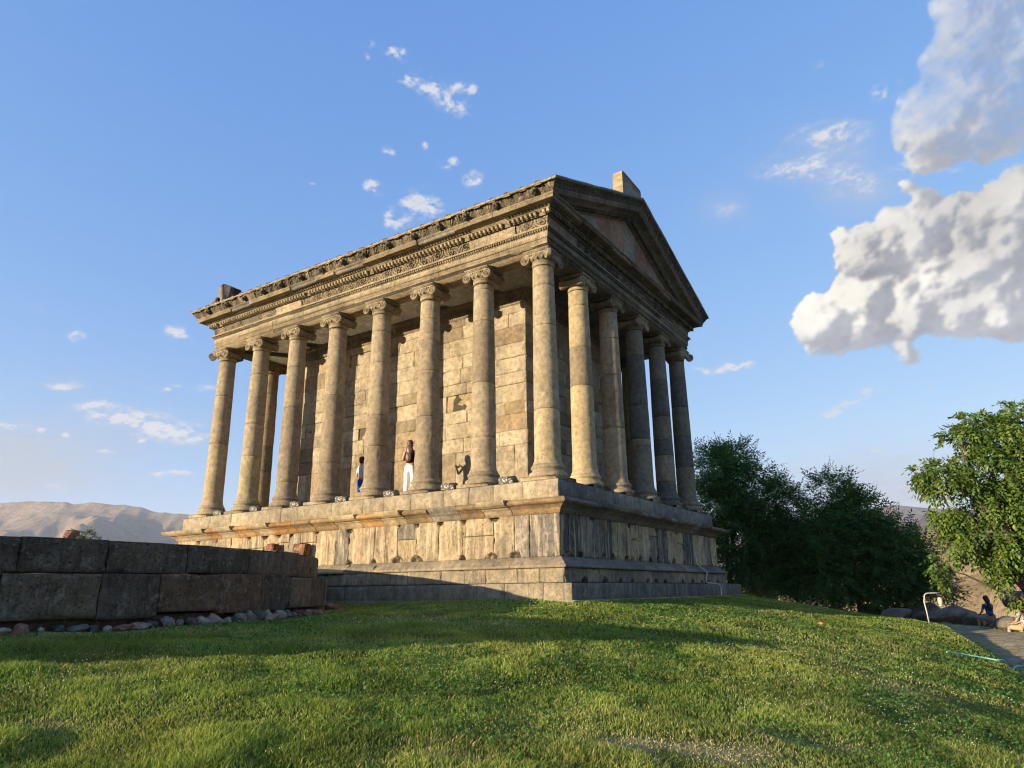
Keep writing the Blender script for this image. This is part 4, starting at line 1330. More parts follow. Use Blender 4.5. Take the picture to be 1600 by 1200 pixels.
# ------------------------------------------------------------------ grass
Mgr = Mat('grass_blade', .75, .15)
ga = Mgr.attr()
tr_ = Mgr.t.nodes.new('ShaderNodeBsdfTranslucent'); mxs = Mgr.t.nodes.new('ShaderNodeMixShader'); mxs.inputs[0].default_value = .38
Mgr.base(ga); Mgr.l(Mgr.mix(1.0, ga, (1.3, 1.35, .6), 'MULTIPLY'), tr_.inputs['Color'])
Mgr.l(Mgr.b.outputs[0], mxs.inputs[1]); Mgr.l(tr_.outputs[0], mxs.inputs[2])
Mgr.l(mxs.outputs[0], Mgr.t.nodes['Material Output'].inputs['Surface'])
def in_temple(x, y): return (x > -1.42) & (x < 11.82) & (y > -1.42) & (y < 16.1)
def grass():
    n = 620000
    d = 3.9*(33/3.9)**(rng.random(n)**.92)
    l = (rng.random(n)*2-1)*(d*.82+1.0)
    x, y = cw(l, d)
    ok = ~in_temple(x, y) & ((path_dist(x, y) > .85+.25*rng.random(n)) | (rng.random(n) < .30+.5*(fbm(x*1.5, y*1.5, 4, 2, 99) > .05))) & (np.hypot(x-RC[0], y-RC[1]) > RR+.12)
    ok &= ~((l > 16.3) & (d < 28)) | (rng.random(n) < .35)
    ok &= ~((d > 29) & (l > 6) & (rng.random(n) < .75))
    dry = dryness(x, y)
    ok &= rng.random(n) > dry*.25
    x, y, l, d, dry = x[ok], y[ok], l[ok], d[ok], dry[ok]; n = len(x)
    z = gz(x, y)
    clump = np.clip(.5+.9*fbm(x*1.9, y*1.9, 0, 3, 80), 0, 1)
    tall = np.clip(fbm(x*.9, y*.9, 3, 3, 81)*2.2, 0, 1)*np.clip(1-(l+1)/9, .25, 1)*np.clip(1.25-d/12, .1, 1)
    hgt = (.025+.030*clump+.062*tall)*(.6+.8*rng.random(n))*(1-.62*dry)*np.where(path_dist(x, y) < .95, .8, 1.0)
    hgt *= np.clip((np.hypot(x-RC[0], y-RC[1])-RR)/1.5, .35, 1)
    wid = (.0034+.0022*rng.random(n))*np.clip(d/6.5, 1, 3.4)
    a = rng.random(n)*2*PI
    lean = rng.normal(.5, .4, n); ldir = rng.random(n)*2*PI
    ux, uy = np.cos(a)*wid, np.sin(a)*wid
    lx, ly = np.cos(ldir)*lean*hgt, np.sin(ldir)*lean*hgt
    b = np.stack([x, y, z-.004], -1)
    U = np.stack([ux, uy, 0*ux], -1); Lm = np.stack([lx*.35, ly*.35, hgt*.6], -1); Lt = np.stack([lx*1.1, ly*1.1, hgt], -1)
    V = np.stack([b-U, b+U, b+Lm-U*.8, b+Lm+U*.8, b+Lt], 1).reshape(-1, 3)
    k = np.arange(n)*5
    F = np.stack([np.stack([k, k+1, k+3, k+2], -1), np.stack([k+2, k+3, k+4, k+4], -1)], 1)
    quad = F[:, 0]; tri = F[:, 1][:, :3]
    g = np.array([.185, .26, .045])[None]; yel = np.array([.33, .335, .085])[None]; dk = np.array([.07, .125, .030])[None]; dryb = np.array([.46, .38, .19])[None]
    t1 = rng.random(n)[:, None]; t2 = np.clip(.5+.9*fbm(x*.8, y*.8, 7, 3, 83), 0, 1)[:, None]
    c = g*(1-t1*.5)+dk*t1*.5
    c = c*(1-.6*t2)+yel*.6*t2; c = c*(.72+.5*np.clip(.5+1.1*fbm(x*1.4, y*1.4, 3, 4, 84), 0, 1))[:, None]
    isd = (rng.random(n) < .01+.80*dry**1.4)[:, None]
    c = np.where(isd, dryb*(.7+.5*t1), c)*(.75+.5*rng.random(n)[:, None])
    # quads and tips as one mesh (tips as triangles)
    me = bpy.data.meshes.new('grass')
    me.vertices.add(len(V)); me.vertices.foreach_set('co', V.astype(np.float32).ravel())
    loops = np.concatenate([quad.ravel(), tri.ravel()])
    me.loops.add(len(loops)); me.loops.foreach_set('vertex_index', loops.astype(np.int32))
    me.polygons.add(2*n)
    st = np.concatenate([np.arange(n)*4, 4*n+np.arange(n)*3]); me.polygons.foreach_set('loop_start', st.astype(np.int32))
    me.update(calc_edges=True)
    at = me.attributes.new('Col', 'FLOAT_COLOR', 'FACE')
    C = np.ones((2*n, 4)); C[:n, :3] = c*.92; C[n:, :3] = c*1.12
    at.data.foreach_set('color', C.astype(np.float32).ravel())
    me.materials.append(Mgr.m)
    o = bpy.data.objects.new('grass', me); COL.objects.link(o)
    tag(o, 'short green turf with dry straw patches covering the hill in front of the temple', 'grass', kind='stuff')
grass()
# clover heads
Mcl = simple('clover_white', (.62, .60, .50), .8, .1, var=.1)
def clover():
    n = 5200
    d = 4.2*(17/4.2)**rng.random(n); l = (rng.random(n)*2-1)*(d*.8)
    x, y = cw(l, d)
    w = fbm(x*.7, y*.7, 9, 3, 90)
    ok = (w > .02) & ~in_temple(x, y) & (path_dist(x, y) > 1.2) & (np.hypot(x-RC[0], y-RC[1]) > RR+1.0) & (l < 8)
    x, y, d = x[ok], y[ok], d[ok]; z = gz(x, y)+.045+.02*rng.random(len(x))
    octv = np.array([(1, 0, 0), (-1, 0, 0), (0, 1, 0), (0, -1, 0), (0, 0, 1), (0, 0, -1)], float)
    r = (.0035+.003*rng.random(len(x)))*np.clip(d/8, 1, 1.6)
    V = (np.stack([x, y, z], -1)[:, None]+octv[None]*r[:, None, None]).reshape(-1, 3)
    f = np.array([(0, 2, 4), (2, 1, 4), (1, 3, 4), (3, 0, 4), (2, 0, 5), (1, 2, 5), (3, 1, 5), (0, 3, 5)])
    F = (np.arange(len(x))[:, None, None]*6+f[None]).reshape(-1, 3)
    o = sheet('clover_flowers', V, F, Mcl)
    tag(o, 'tiny white clover heads scattered through the lawn', 'flowers', kind='stuff')
clover()
# round clover leaves, darker broad-leaf patches
def broadleaf():
    n = 60000
    d = 4.0*(20/4.0)**rng.random(n); l = (rng.random(n)*2-1)*(d*.8)
    x, y = cw(l, d)
    w = fbm(x*.6+4, y*.6, 9, 3, 95)
    ok = (w > .08) & ~in_temple(x, y) & (path_dist(x, y) > 1.1) & (np.hypot(x-RC[0], y-RC[1]) > RR+.5)
    x, y, d = x[ok], y[ok], d[ok]; n = len(x)
    z = gz(x, y)+.02+.03*rng.random(n)
    r = (.008+.006*rng.random(n))*np.clip(d/7, 1, 2.4)
    a = rng.random(n)*2*PI; tx, ty = rng.normal(0, .45, n), rng.normal(0, .45, n)
    c_, s_ = np.cos(a), np.sin(a)
    U = np.stack([c_, s_, tx], -1)*r[:, None]; Vv = np.stack([-s_, c_, ty], -1)*r[:, None]
    b = np.stack([x, y, z], -1)
    P = np.stack([b+U, b+.6*U+.8*Vv, b-.5*U+.8*Vv, b-U, b-.5*U-.8*Vv, b+.6*U-.8*Vv], 1).reshape(-1, 3)
    k = np.arange(n)[:, None]*6
    F = np.concatenate([k+np.array([[0, 1, 2, 3]]), k+np.array([[0, 3, 4, 5]])])
    c = np.array([.10, .21, .045])[None]*(.7+.6*rng.random(n)[:, None])
    o = sheet('clover_leaves', P, F, Mgr.m, smooth=False, facecol=np.concatenate([c, c]))
    tag(o, 'low round-leaved clover growing among the grass', 'ground cover', kind='stuff')
broadleaf()

# ------------------------------------------------------------------ hills
Mh = Mat('dry_hillside', .95, .05)
ha = Mh.attr('Tone'); hn = Mh.noise(.02, 8, .65); hs = Mh.noise(.25, 6, .7)
hc = Mh.mix(1.0, ha, Mh.grey(Mh.mr(hn, .3, .7, .75, 1.25)), 'MULTIPLY')
hm = Mh.noise(.0045, 9, .72, dist=.5); hp = Mh.noise(.075, 7, .75)
hc = Mh.mix(1.0, hc, Mh.grey(Mh.mr(hm, .32, .68, .62, 1.3)), 'MULTIPLY')
hc = Mh.mix(Mh.mr(hp, .53, .62, 0, .65), hc, (.075, .075, .035))
hc = Mh.mix(Mh.mr(hs, .56, .68, 0, .55), hc, (.07, .072, .035))
Mh.base(hc); Mh.bump(hm, 45); Mh.bump(hn, 7); Mh.bump(hs, .8)
def far_sheet(name, l0, l1, d0, d1, nl, nd, zf, col):
    Lg, Dg = np.meshgrid(np.linspace(l0, l1, nl), np.linspace(d0, d1, nd), indexing='ij')
    x, y = cw(Lg, Dg); z, c = zf(Lg, Dg), None
    c = col(Lg, Dg, z)
    o = sheet(name, np.stack([x, y, z], -1).reshape(-1, 3), gridF(nl, nd), Mh.m, {'Tone': c.reshape(-1, 3)})
    tag(o, kind='structure'); return o
def ridged(x, y, o, seed):
    a, t, r = 1., 0., 0.
    for i in range(o):
        r = r+a*(1-np.abs(vnoise(x, y, 0, seed+i*5))); t += a; a *= .48; x = x*2.1+3; y = y*2.1+7
    return r/t
def sky_u(l, d): return 800+FPX*l/d*1.0/math.cos(PITCH)     # bearing only
# left range: crest line read as heights along the bearing
def left_z(L, D):
    b = L/D
    bb = np.array([-1.3, -.9, -.75, -.70, -.665, -.63, -.60, -.54, -.48, -.42, -.3, .1])
    hh = np.array([.150, .146, .1385, .1385, .1365, .1315, .1305, .1225, .1165, .110, .095, .06])
    crest = np.interp(b, bb, hh)*5600-3
    k = np.clip((D-2300)/(5600-2300), 0, 1.25)
    prof = np.where(k < 1, k**1.25, 1-(k-1)*1.2)
    rg = ridged(L/1500+D/4000, D/2600-L/5000, 5, 44)
    z = -110+(crest+110)*prof*(1-.0*rg)
    z = z-(1-.72*np.clip(k, 0, 1)**8)*np.clip(k*3, 0, 1)*620*(1-rg)*1.3+65+(1-np.clip(k, 0, 1)**4)*110*fbm(L/520, D/700, 0, 4, 45)
    return z
def left_c(L, D, z):
    n = fbm(L/500, D/500, 0, 4, 46)[..., None]
    return np.array([.25, .185, .115])*(1+.25*n)
far_sheet('mountains', -7000, 200, 1800, 7200, 420, 300, left_z, left_c)
# right: near golden spur and distant blue ridges
def spur_z(L, D):
    # rises to the right of the valley, facing the low sun
    e = np.clip((L-370+.2*(D-900))/300, 0, 2.2)
    z = -95+ (e**.75)*285
    z = z+26*fbm(L/90, D/110, 0, 5, 50)*np.clip(e*3, 0, 1)-40*(1-ridged(L/200, D/260, 4, 51))*np.clip(e*3, 0, 1)
    z = z-((D-760)/500)**2*18
    cap = D*np.interp(L/D, [.4, .56, .62, .68, .8, 1.2], [.03, .066, .088, .104, .115, .13])-3
    return np.where(z > cap-25, cap-25*np.exp(-np.clip(z-cap+25, 0, 200)/25), z)
def spur_c(L, D, z):
    n = fbm(L/40, D/40, 0, 4, 52)[..., None]
    grn = np.clip(fbm(L/90, D/90, 0, 3, 53)*2, 0, 1)[..., None]*np.clip((z+20)/60, 0, 1)[..., None]
    return np.array([.30, .215, .11])*(1+.3*n)*(1-.6*grn)+np.array([.12, .115, .06])*.6*grn
far_sheet('hillside', 150, 1500, 230, 1500, 260, 240, spur_z, spur_c)
def rr_z(L, D):
    b = L/D
    crest = np.interp(b, [.1, .3, .45, .50, .54, .575, .62, .7, .9, 1.3], [.06, .07, .098, .106, .112, .108, .104, .10, .10, .10])*5200-3
    k = np.clip((D-3600)/1600, 0, 1.4); prof = np.where(k < 1, k**1.1, 1-(k-1)*.8)
    return -95+(crest+95)*prof-120*(1-ridged(L/1100, D/1300, 4, 55))*np.clip(k*2, 0, 1)*np.clip(1.0-k, 0, 1)
far_sheet('far_ridge', 300, 7000, 3600, 5900, 260, 110, rr_z, lambda L, D, z: np.array([.20, .16, .12])+0*L[..., None])
def rm_z(L, D):
    b = L/D
    crest = np.interp(b, [.3, .50, .56, .60, .64, .8, 1.2], [.03, .066, .086, .098, .103, .11, .11])*2400-3
    k = np.clip((D-1500)/900, 0, 1.4); prof = np.where(k < 1, k**1.0, 1-(k-1)*.8)
    return -95+(crest+95)*prof-60*(1-ridged(L/500, D/600, 4, 57))*np.clip(k*2, 0, 1)*np.clip(1.0-k, 0, 1)
far_sheet('middle_ridge', 500, 3200, 1500, 2900, 180, 90, rm_z, lambda L, D, z: np.array([.17, .14, .10])+0*L[..., None])

# ------------------------------------------------------------------ round ruin at the left
ruin = tag(empty('ruined_wall', (RC[0], RC[1], -3.4)), 'low curved ruin wall of big dark tuff blocks in front of the temple, in shade', 'ruin wall')
def TR(o): return child_at(o, ruin)
cdir = math.atan2(CAM[1]-RC[1], CAM[0]-RC[0])
def ruinF(r): return lambda u, v, w: np.stack(np.broadcast_arrays(RC[0]+(r+np.asarray(w))*np.cos(u/r+cdir), RC[1]+(r+np.asarray(w))*np.sin(u/r+cdir), v), -1)
RDK = [(.115, .088, .058), (.080, .064, .046), (.14, .108, .068), (.095, .072, .05)]
RBR = [(.185, .088, .052), (.15, .105, .058), (.135, .118, .056), (.16, .095, .055)]
m = MB()
u = -2.4*RR
def arc_blocks(r, v0, v1, wlo, whi, brown, u0=-16, u1=22):
    # coarse tuff, rough faces
    out = []; u = u0
    while u < u1:
        w = rng.uniform(wlo, whi)
        c = pick(RBR, .12) if rng.random() < brown else pick(RDK, .12)
        out.append((u, u+w, v0+rng.normal(0, .006), v1+rng.normal(0, .010), c, .022, rng.normal(0, .014)))
        u += w
    return out
up_ = arc_blocks(RR, -2.56, -2.07, .9, 1.6, .0)
lo_ = arc_blocks(RR+.20, -3.20, -2.565, .9, 1.7, .0)
lo_ = [(a, b, v0+rng.uniform(-.05, .05), v1, pick(RBR if (b_ := ((i*7+3) % 5)) in (1, 3) else RDK, .1), rg, of) for i, (a, b, v0, v1, c, rg, of) in enumerate(lo_)]
blocks(m, ruinF(RR), up_, depth=.45, nres=.06, chip=.14, seed=41)
blocks(m, ruinF(RR+.20), lo_, depth=.35, nres=.06, chip=.14, seed=42)
# top faces of the upper course and ledge of the lower
for (r0, r1, z, c) in ((RR-.55, RR-.012, -2.075, (.085, .075, .06)), (RR-.05, RR+.185, -2.567, (.10, .09, .07))):
    U, R2 = np.meshgrid(np.linspace(-16, 22, 160), np.linspace(r0, r1, 5), indexing='ij')
    a = U/RR+cdir
    m.grid(RC[0]+R2*np.cos(a), RC[1]+R2*np.sin(a), z+.012*fbm(U*2, R2*5, 0, 3, 3), c)
TR(m.build('block_course', M_RUIN))
# earth and rubble filling inside the ring
R2, A2 = np.meshgrid(np.linspace(0, RR-.5, 40), np.linspace(0, 2*PI, 140), indexing='ij')
X2, Y2 = RC[0]+R2*np.cos(A2), RC[1]+R2*np.sin(A2)
m = MB(); m.grid(X2, Y2, -2.16+.10*fbm(X2*.8, Y2*.8, 0, 4, 5)-.02*R2/RR, (.15, .125, .085))
TR(m.build('earth_fill', M_ROCK, None, True))
m = MB()
U, Vz = np.meshgrid(np.linspace(-16, 22, 300), np.linspace(-3.75, -3.2, 10), indexing='ij')
P = ruinF(RR-.06)(U, Vz, .10*fbm(U*3.5, Vz*6, 0, 4, 19))
m.grid(P[..., 0], P[..., 1], P[..., 2], (.09, .075, .06))
TR(m.build('rubble_footing', M_ROCK))
# unseen left stretch of the ring, built higher to lengthen the ruin's shadow
m = MB()
hi = [(u_, u_+1.2, -2.06, -2.06+h_, pick(RDK), .02, 0) for u_, h_ in ((-16, .75), (-14.8, .8), (-13.6, .7), (-12.4, .5))]
blocks(m, ruinF(RR-.05), hi, depth=.5, nres=.2, seed=43)
for (u_, _, v0, v1, c, _, _) in hi:
    U, R2 = np.meshgrid(np.linspace(u_, u_+1.2, 5), np.linspace(RR-.55, RR-.06, 3), indexing='ij'); a = U/(RR-.05)+cdir
    m.grid(RC[0]+R2*np.cos(a), RC[1]+R2*np.sin(a), v1-.01+0*U, c)
TR(m.build('added_upper_course', M_RUIN))
# unseen wall added on the left so its shadow crosses the lawn
m = MB()
wa, wb = cw(-8.3, 6.05), cw(-11.5, 8.4)
wl = math.hypot(wb[0]-wa[0], wb[1]-wa[1]); wdx, wdy = (wb[0]-wa[0])/wl, (wb[1]-wa[1])/wl
for sg in (-1, 1):
    F_ = lambda u, v, w, sg=sg: np.stack(np.broadcast_arrays(wa[0]+wdx*u+wdy*sg*(.3+w), wa[1]+wdy*u-wdx*sg*(.3+w), v), -1)
    blocks(m, F_, courses(0, wl, -3.9, -1.45, [.6], .9, 1.5, lambda v: pick(RDK), lambda: .02, lambda: rng.normal(0, .02)), depth=.2, nres=.2, seed=44)
m.box(((wa[0]+wb[0])/2, (wa[1]+wb[1])/2, -2.7), (wl/2-.03, .27, 1.22), (.06, .055, .05), R=rot('Z', math.atan2(wdy, wdx)))
TR(m.build('added_shadow_wall', M_RUIN))

def rock(name, x, y, z, r, col, sq, seed, label, cat, group=None, mat=None, amp=.5, n=12):
    r_ = np.random.default_rng(seed)
    m_ = 16+n*2
    P = r_.normal(0, 1, (m_, 3)); P /= np.linalg.norm(P, axis=1)[:, None]
    P *= (1+r_.uniform(-.5, .28, m_)*amp)[:, None]*r*np.array(sq)
    bm = bmesh.new()
    for q in P: bm.verts.new(q)
    res = bmesh.ops.convex_hull(bm, input=bm.verts)
    bmesh.ops.delete(bm, geom=[v for v in bm.verts if not v.link_faces], context='VERTS')
    bmesh.ops.bevel(bm, geom=list(bm.edges), offset=r*.06, segments=1, affect='EDGES', clamp_overlap=True)
    bmesh.ops.triangulate(bm, faces=bm.faces)
    bmesh.ops.subdivide_edges(bm, edges=bm.edges, cuts=1, use_grid_fill=True)
    C_ = np.array([v.co for v in bm.verts])
    D_ = fbm(C_[:, 0]/r*2.2+seed, C_[:, 1]/r*2.2, C_[:, 2]/r*2.2, 3, seed)*r*.10
    for v, d in zip(bm.verts, D_): v.co += v.co.normalized()*float(d)
    me = bpy.data.meshes.new(name); bm.to_mesh(me); bm.free()
    at = me.attributes.new('Col', 'FLOAT_COLOR', 'FACE')
    A = np.ones((len(me.polygons), 4), np.float32); A[:, :3] = np.array(col); at.data.foreach_set('color', A.ravel())
    me.materials.append(mat or M_ROCK)
    ob = bpy.data.objects.new(name, me); COL.objects.link(ob)
    ob.location = (x, y, z); ob.rotation_euler = (rng.uniform(-.25, .25), rng.uniform(-.25, .25), rng.uniform(0, 6))
    return tag(ob, label, cat, group)
# rubble stones along the foot of the wall (angle given through the pixel bearing)
def foot_point(px, extra):
    b = (px-800)/(FPX/math.cos(PITCH))*1.0
    # intersect bearing with circle RR+extra around ruin centre, in camera ground frame
    cl, cd = -13.35, 16.0; r = RR+extra
    # point (l,d)=(b d,d): (b d-cl)^2+(d-cd)^2=r^2
    A = b*b+1; B = -2*(b*cl+cd); C = cl*cl+cd*cd-r*r
    disc = B*B-4*A*C
    if disc < 0: disc = 0
    d = (-B-math.sqrt(disc))/(2*A)
    return b*d, d
names_col = [('pale', (.32, .29, .24)), ('grey', (.19, .175, .15)), ('reddish', (.20, .11, .08)), ('dark', (.08, .075, .07)), ('pinkish', (.27, .19, .155)), ('slate-grey', (.13, .13, .125))]
RUB = [(8, 0, .13, 'flat'), (36, 2, .13, 'blocky'), (70, 0, .07, 'small'), (98, 3, .10, 'squat'), (126, 5, .12, 'flat'), (150, 3, .10, 'blocky'), (172, 0, .08, 'round'), (196, 2, .12, 'flat'), (222, 4, .12, 'long'),
       (240, 3, .11, 'squat'), (262, 1, .13, 'blocky'), (283, 4, .08, 'small'), (300, 3, .10, 'squat'), (318, 0, .12, 'long'), (334, 4, .12, 'blocky'), (345, 1, .10, 'flat'), (356, 0, .09, 'small'), (366, 3, .11, 'squat'),
       (376, 0, .13, 'round'), (387, 1, .14, 'round'), (398, 3, .16, 'blocky'), (414, 0, .12, 'round'), (424, 4, .11, 'flat'), (434, 0, .12, 'squat'), (446, 1, .10, 'small'), (456, 0, .09, 'flat'), (468, 2, .10, 'long'),
       (478, 4, .08, 'small'), (488, 2, .10, 'flat'), (499, 0, .06, 'small'), (512, 2, .09, 'blocky'), (522, 2, .06, 'small')]
shp = dict(flat=(1.4, 1, .5), blocky=(1.1, .9, .85), small=(1, .9, .8), squat=(1.2, 1, .7), round=(1, 1, .9), long=(1.6, .8, .6))
ordn = ['first', 'second', 'third', 'fourth', 'fifth', 'sixth', 'seventh', 'eighth', 'ninth', 'tenth', 'eleventh', 'twelfth', 'thirteenth', 'fourteenth', 'fifteenth', 'sixteenth']
for i, (px, ci, r, sh_) in enumerate(RUB):
    l, d = foot_point(px, .14+.14*rng.random()); x, y = cw(l, d); r = r*(.8 if px < 300 else .95)*(d/14+.35)
    cn, cv = names_col[ci]
    where = (ordn[i]+' from the left' if i < 16 else ordn[len(RUB)-1-i]+' from the right')
    rock('rubble_stone', x, y, gzs(x, y)+r*.45, r, np.array(cv)*rng.uniform(.85, 1.15), shp[sh_], i*3+1,
         '%s %s rubble stone under the curved wall, %s of the row' % (cn, sh_, where), 'stone', 'rubble stones along the foot of the curved ruin wall')
# carved red blocks and debris standing on the ring
def at_px(u, v, depth):
    b = pxdir(u, v); k = depth/(b@np.array([math.sin(YAW), math.cos(YAW), 0])); return CAM+b*k
def pxdir(u, v):
    d = FW*FPX+RT*(u-800)+UP*(600-v); return d/np.linalg.norm(d)
def leaning_block(y, ztop, hw, hh, col, label, rz, tilt):
    m = MB()
    S, Vv = np.meshgrid(np.linspace(-hw, hw, 40), np.linspace(-hh, hh, 46), indexing='ij')
    m.box((0, 0, 0), (hw, .10, hh), col, ch=.02)
    h = relief(S+1.0, (Vv+hh)*.6, .42, 3, 'scroll')*np.clip(.5+1.5*fbm(S*4, Vv*4, y, 3, 9), 0, 1)
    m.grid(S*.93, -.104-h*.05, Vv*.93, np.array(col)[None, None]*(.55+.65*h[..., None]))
    o = m.build('carved_block', M_CARVE); o.location = (-.93, y, ztop-hh); o.rotation_euler = (tilt, 0, rz)
    return tag(o, label, 'stone')
leaning_block(8.42, -1.42, .30, .42, (.30, .135, .07), 'square red carved slab leaning on the podium just behind the curved wall', -PI/2, -.12)
leaning_block(9.85, -1.36, .26, .45, (.27, .115, .07), 'broken red carved slab left of the square one, leaning on the podium', -PI/2-.25, -.15)
rock('debris_stone', -.98, 9.12, -1.98, .34, (.40, .34, .25), (.7, 1.1, 1.0), 77, 'mottled white and grey lump between the two red carved slabs', 'stone', amp=.8, mat=M_CARVE)
p = at_px(112, 834, 15.5); rock('red_boulder', p[0], p[1], p[2]-.05, .16, (.22, .10, .06), (1.1, 1, 1), 31, 'rounded red-brown stone rising above the curved wall among weeds', 'stone', amp=.35)
p = at_px(127, 840, 15.3); rock('dark_boulder', p[0], p[1], p[2]-.03, .10, (.07, .055, .05), (1.1, 1, .9), 37, 'small dark round stone just right of the red-brown one above the wall', 'stone', amp=.3)

# ------------------------------------------------------------------ trees and bushes
def leaf_mat(name, tr=.30):
    M = Mat(name, .5, .35)
    a = M.attr()
    t = M.t.nodes.new('ShaderNodeBsdfTranslucent'); x = M.t.nodes.new('ShaderNodeMixShader'); x.inputs[0].default_value = tr
    M.base(a); M.l(M.mix(1.0, a, (1.35, 1.4, .5), 'MULTIPLY'), t.inputs['Color'])
    M.l(M.b.outputs[0], x.inputs[1]); M.l(t.outputs[0], x.inputs[2]); M.l(x.outputs[0], M.t.nodes['Material Output'].inputs['Surface'])
    return M.m
M_LEAF = leaf_mat('leaf', .32)
M_BARK = stone('bark', pit=.3, bump=.02, mott=.3)
def ellips(lst, depth, thick=.8):
    """crown masses: (px u, px v, radius px u, radius px v[, extra depth]) standing at a real distance"""
    out = []
    for e in lst:
        u, v, ru, rv = e[:4]; dz = e[4] if len(e) > 4 else 0
        p = at_px(u, v, depth+dz); k = (depth+dz)/FPX
        out.append((p, ru*k, rv*k, min(ru, rv)*k*thick*1.3))
    return out
def foliage(masses, n, leaf, spray, cols, droop=.4, seed=1, hollow=.55, pinnate=8, gap_=-.12):
    """leaf sprays through the crown masses; each spray is a drooping stalk with leaflets on both sides"""
    r = np.random.default_rng(seed)
    vol = np.array([m[1]*m[2] for m in masses]); pk = r.choice(len(masses), n, p=vol/vol.sum())
    g = r.normal(0, 1, (n, 3)); g /= np.linalg.norm(g, axis=1)[:, None]
    rad = hollow+(1.08-hollow)*r.random(n)**.6
    C = np.array([m[0] for m in masses])[pk]; S = np.array([[m[1], m[3], m[2]] for m in masses])[pk]
    loc = g*rad[:, None]*S
    # local frame: x to the right of the picture, y away, z up
    ex = np.array([RT0[0], RT0[1], 0.]); ey = np.array([math.sin(YAW), math.cos(YAW), 0.])
    P = C+loc[:, :1]*ex+loc[:, 1:2]*ey+loc[:, 2:3]*np.array([0, 0, 1.])
    # gaps: drop sprays where noise is low
    q = fbm(P[:, 0]*1.1, P[:, 1]*1.1, P[:, 2]*1.1, 3, seed)
    P = P[(q > gap_)]; gg = g[(q > gap_)]; n = len(P)
    O = gg[:, :1]*ex+gg[:, 1:2]*ey+gg[:, 2:3]*np.array([0, 0, 1.])
    A = O+r.normal(0, .55, (n, 3)); A[:, 2] -= droop*r.random(n)*1.3; A /= np.linalg.norm(A, axis=1)[:, None]
    L = spray*(.6+.7*r.random(n))
    side = np.cross(A, np.array([0, 0, 1.])+r.normal(0, .35, (n, 3))); side /= np.linalg.norm(side, axis=1)[:, None]
    nrm = np.cross(side, A)
    Vs = []; Cs = []
    tone = (.65+.6*r.random(n))
    base = np.array(cols)[r.integers(len(cols), size=n)]
    for k in range(pinnate):
        t = (k+1)/pinnate; sg = 1 if k % 2 else -1
        if k == pinnate-1: sg = 0
        root = P+A*(L*t)[:, None]-np.array([0, 0, 1.])*(droop*.5*L*t*t)[:, None]
        dirl = A*(.55 if sg else 1.0)+side*sg*.9+r.normal(0, .18, (n, 3)); dirl[:, 2] -= droop*.5; dirl /= np.linalg.norm(dirl, axis=1)[:, None]
        wv = np.cross(dirl, nrm+r.normal(0, .3, (n, 3))); wv /= np.linalg.norm(wv, axis=1)[:, None]
        ll = leaf*(.7+.6*r.random(n))[:, None]; lw = ll*(.17 if pinnate > 9 else .26)
        Vs.append(np.stack([root, root+dirl*ll*.42+wv*lw, root+dirl*ll, root+dirl*ll*.42-wv*lw], 1))
        Cs.append(base*(tone*(.85+.3*r.random(n)))[:, None])
    V = np.concatenate(Vs).reshape(-1, 3); Cc = np.concatenate(Cs)
    F = np.arange(len(V)).reshape(-1, 4)
    return V, F, Cc
def limb_tree(name, label, cat, trunk_px, depth, masses_px, n, leaf, spray, cols, seed, group=None, trunk_r=.14, droop=.4, stems=3, thick=.8, hollow=.5, bark=(.12, .10, .08), pinnate=8):
    masses = ellips(masses_px, depth, thick)
    base = at_px(*trunk_px, depth); base[2] = gzs(base[0], base[1])-.1
    root = tag(empty(name, tuple(base)), label, cat, group)
    r = np.random.default_rng(seed+100)
    m = MB()
    top = base+np.array([r.normal(0, .1), r.normal(0, .1), max(.4, (masses[0][0][2]-base[2])*.22)])
    m.tube([base, (base+top)/2+r.normal(0, .04, 3), top], [trunk_r*1.25, trunk_r, trunk_r*.85], 9, bark)
    sv = [top]*0
    for i, ms in enumerate(masses):
        p0 = top if i % 2 else base+(top-base)*.7
        c = np.array(ms[0]); mid = p0*.5+c*.5+np.array([r.normal(0, .25), r.normal(0, .25), -.1+r.normal(0, .15)])
        rr0 = trunk_r*(.55 if i < stems else .34)
        q1 = p0*.75+mid*.25+r.normal(0, .06, 3); q3 = mid*.4+c*.6+r.normal(0, .12, 3)
        m.tube([p0, q1, mid, q3, c], [rr0, rr0*.85, rr0*.6, rr0*.4, rr0*.2], 6, bark)
        for k in range(5):
            g = r.normal(0, 1, 3); g /= np.linalg.norm(g); e = c+g*np.array([ms[1], ms[3], ms[2]])*.8
            s0 = mid*.3+c*.7
            m.tube([s0, (s0+e)/2+r.normal(0, .08, 3), e], [rr0*.3, rr0*.2, rr0*.07], 4, bark)
    tr = m.build('trunk', M_BARK, None, True); child_at(tr, root)
    V, F, Cc = foliage(masses, n, leaf, spray, cols, droop, seed, hollow, pinnate)
    cr = sheet('crown', V, F, M_LEAF, smooth=False, facecol=Cc); child_at(cr, root)
    return root
DKL = [(.065, .14, .032), (.075, .16, .036), (.052, .11, .028), (.09, .175, .04)]
LTL = [(.095, .165, .025), (.125, .195, .03), (.075, .135, .025), (.16, .215, .035)]
limb_tree('tree', 'tall dark feathery tree directly right of the temple', 'tree', (1140, 940), 39,
    [(1128, 742, 42, 34), (1165, 765, 48, 36), (1205, 790, 44, 34), (1228, 835, 26, 34), (1120, 800, 50, 42), (1170, 830, 58, 42), (1215, 862, 48, 34), (1130, 860, 46, 36), (1180, 885, 50, 28), (1105, 725, 22, 20), (1150, 716, 26, 18), (1248, 868, 22, 30)],
    7600, .20, .95, DKL, 3, 'trees standing beyond the temple', .17, pinnate=13, droop=.25)
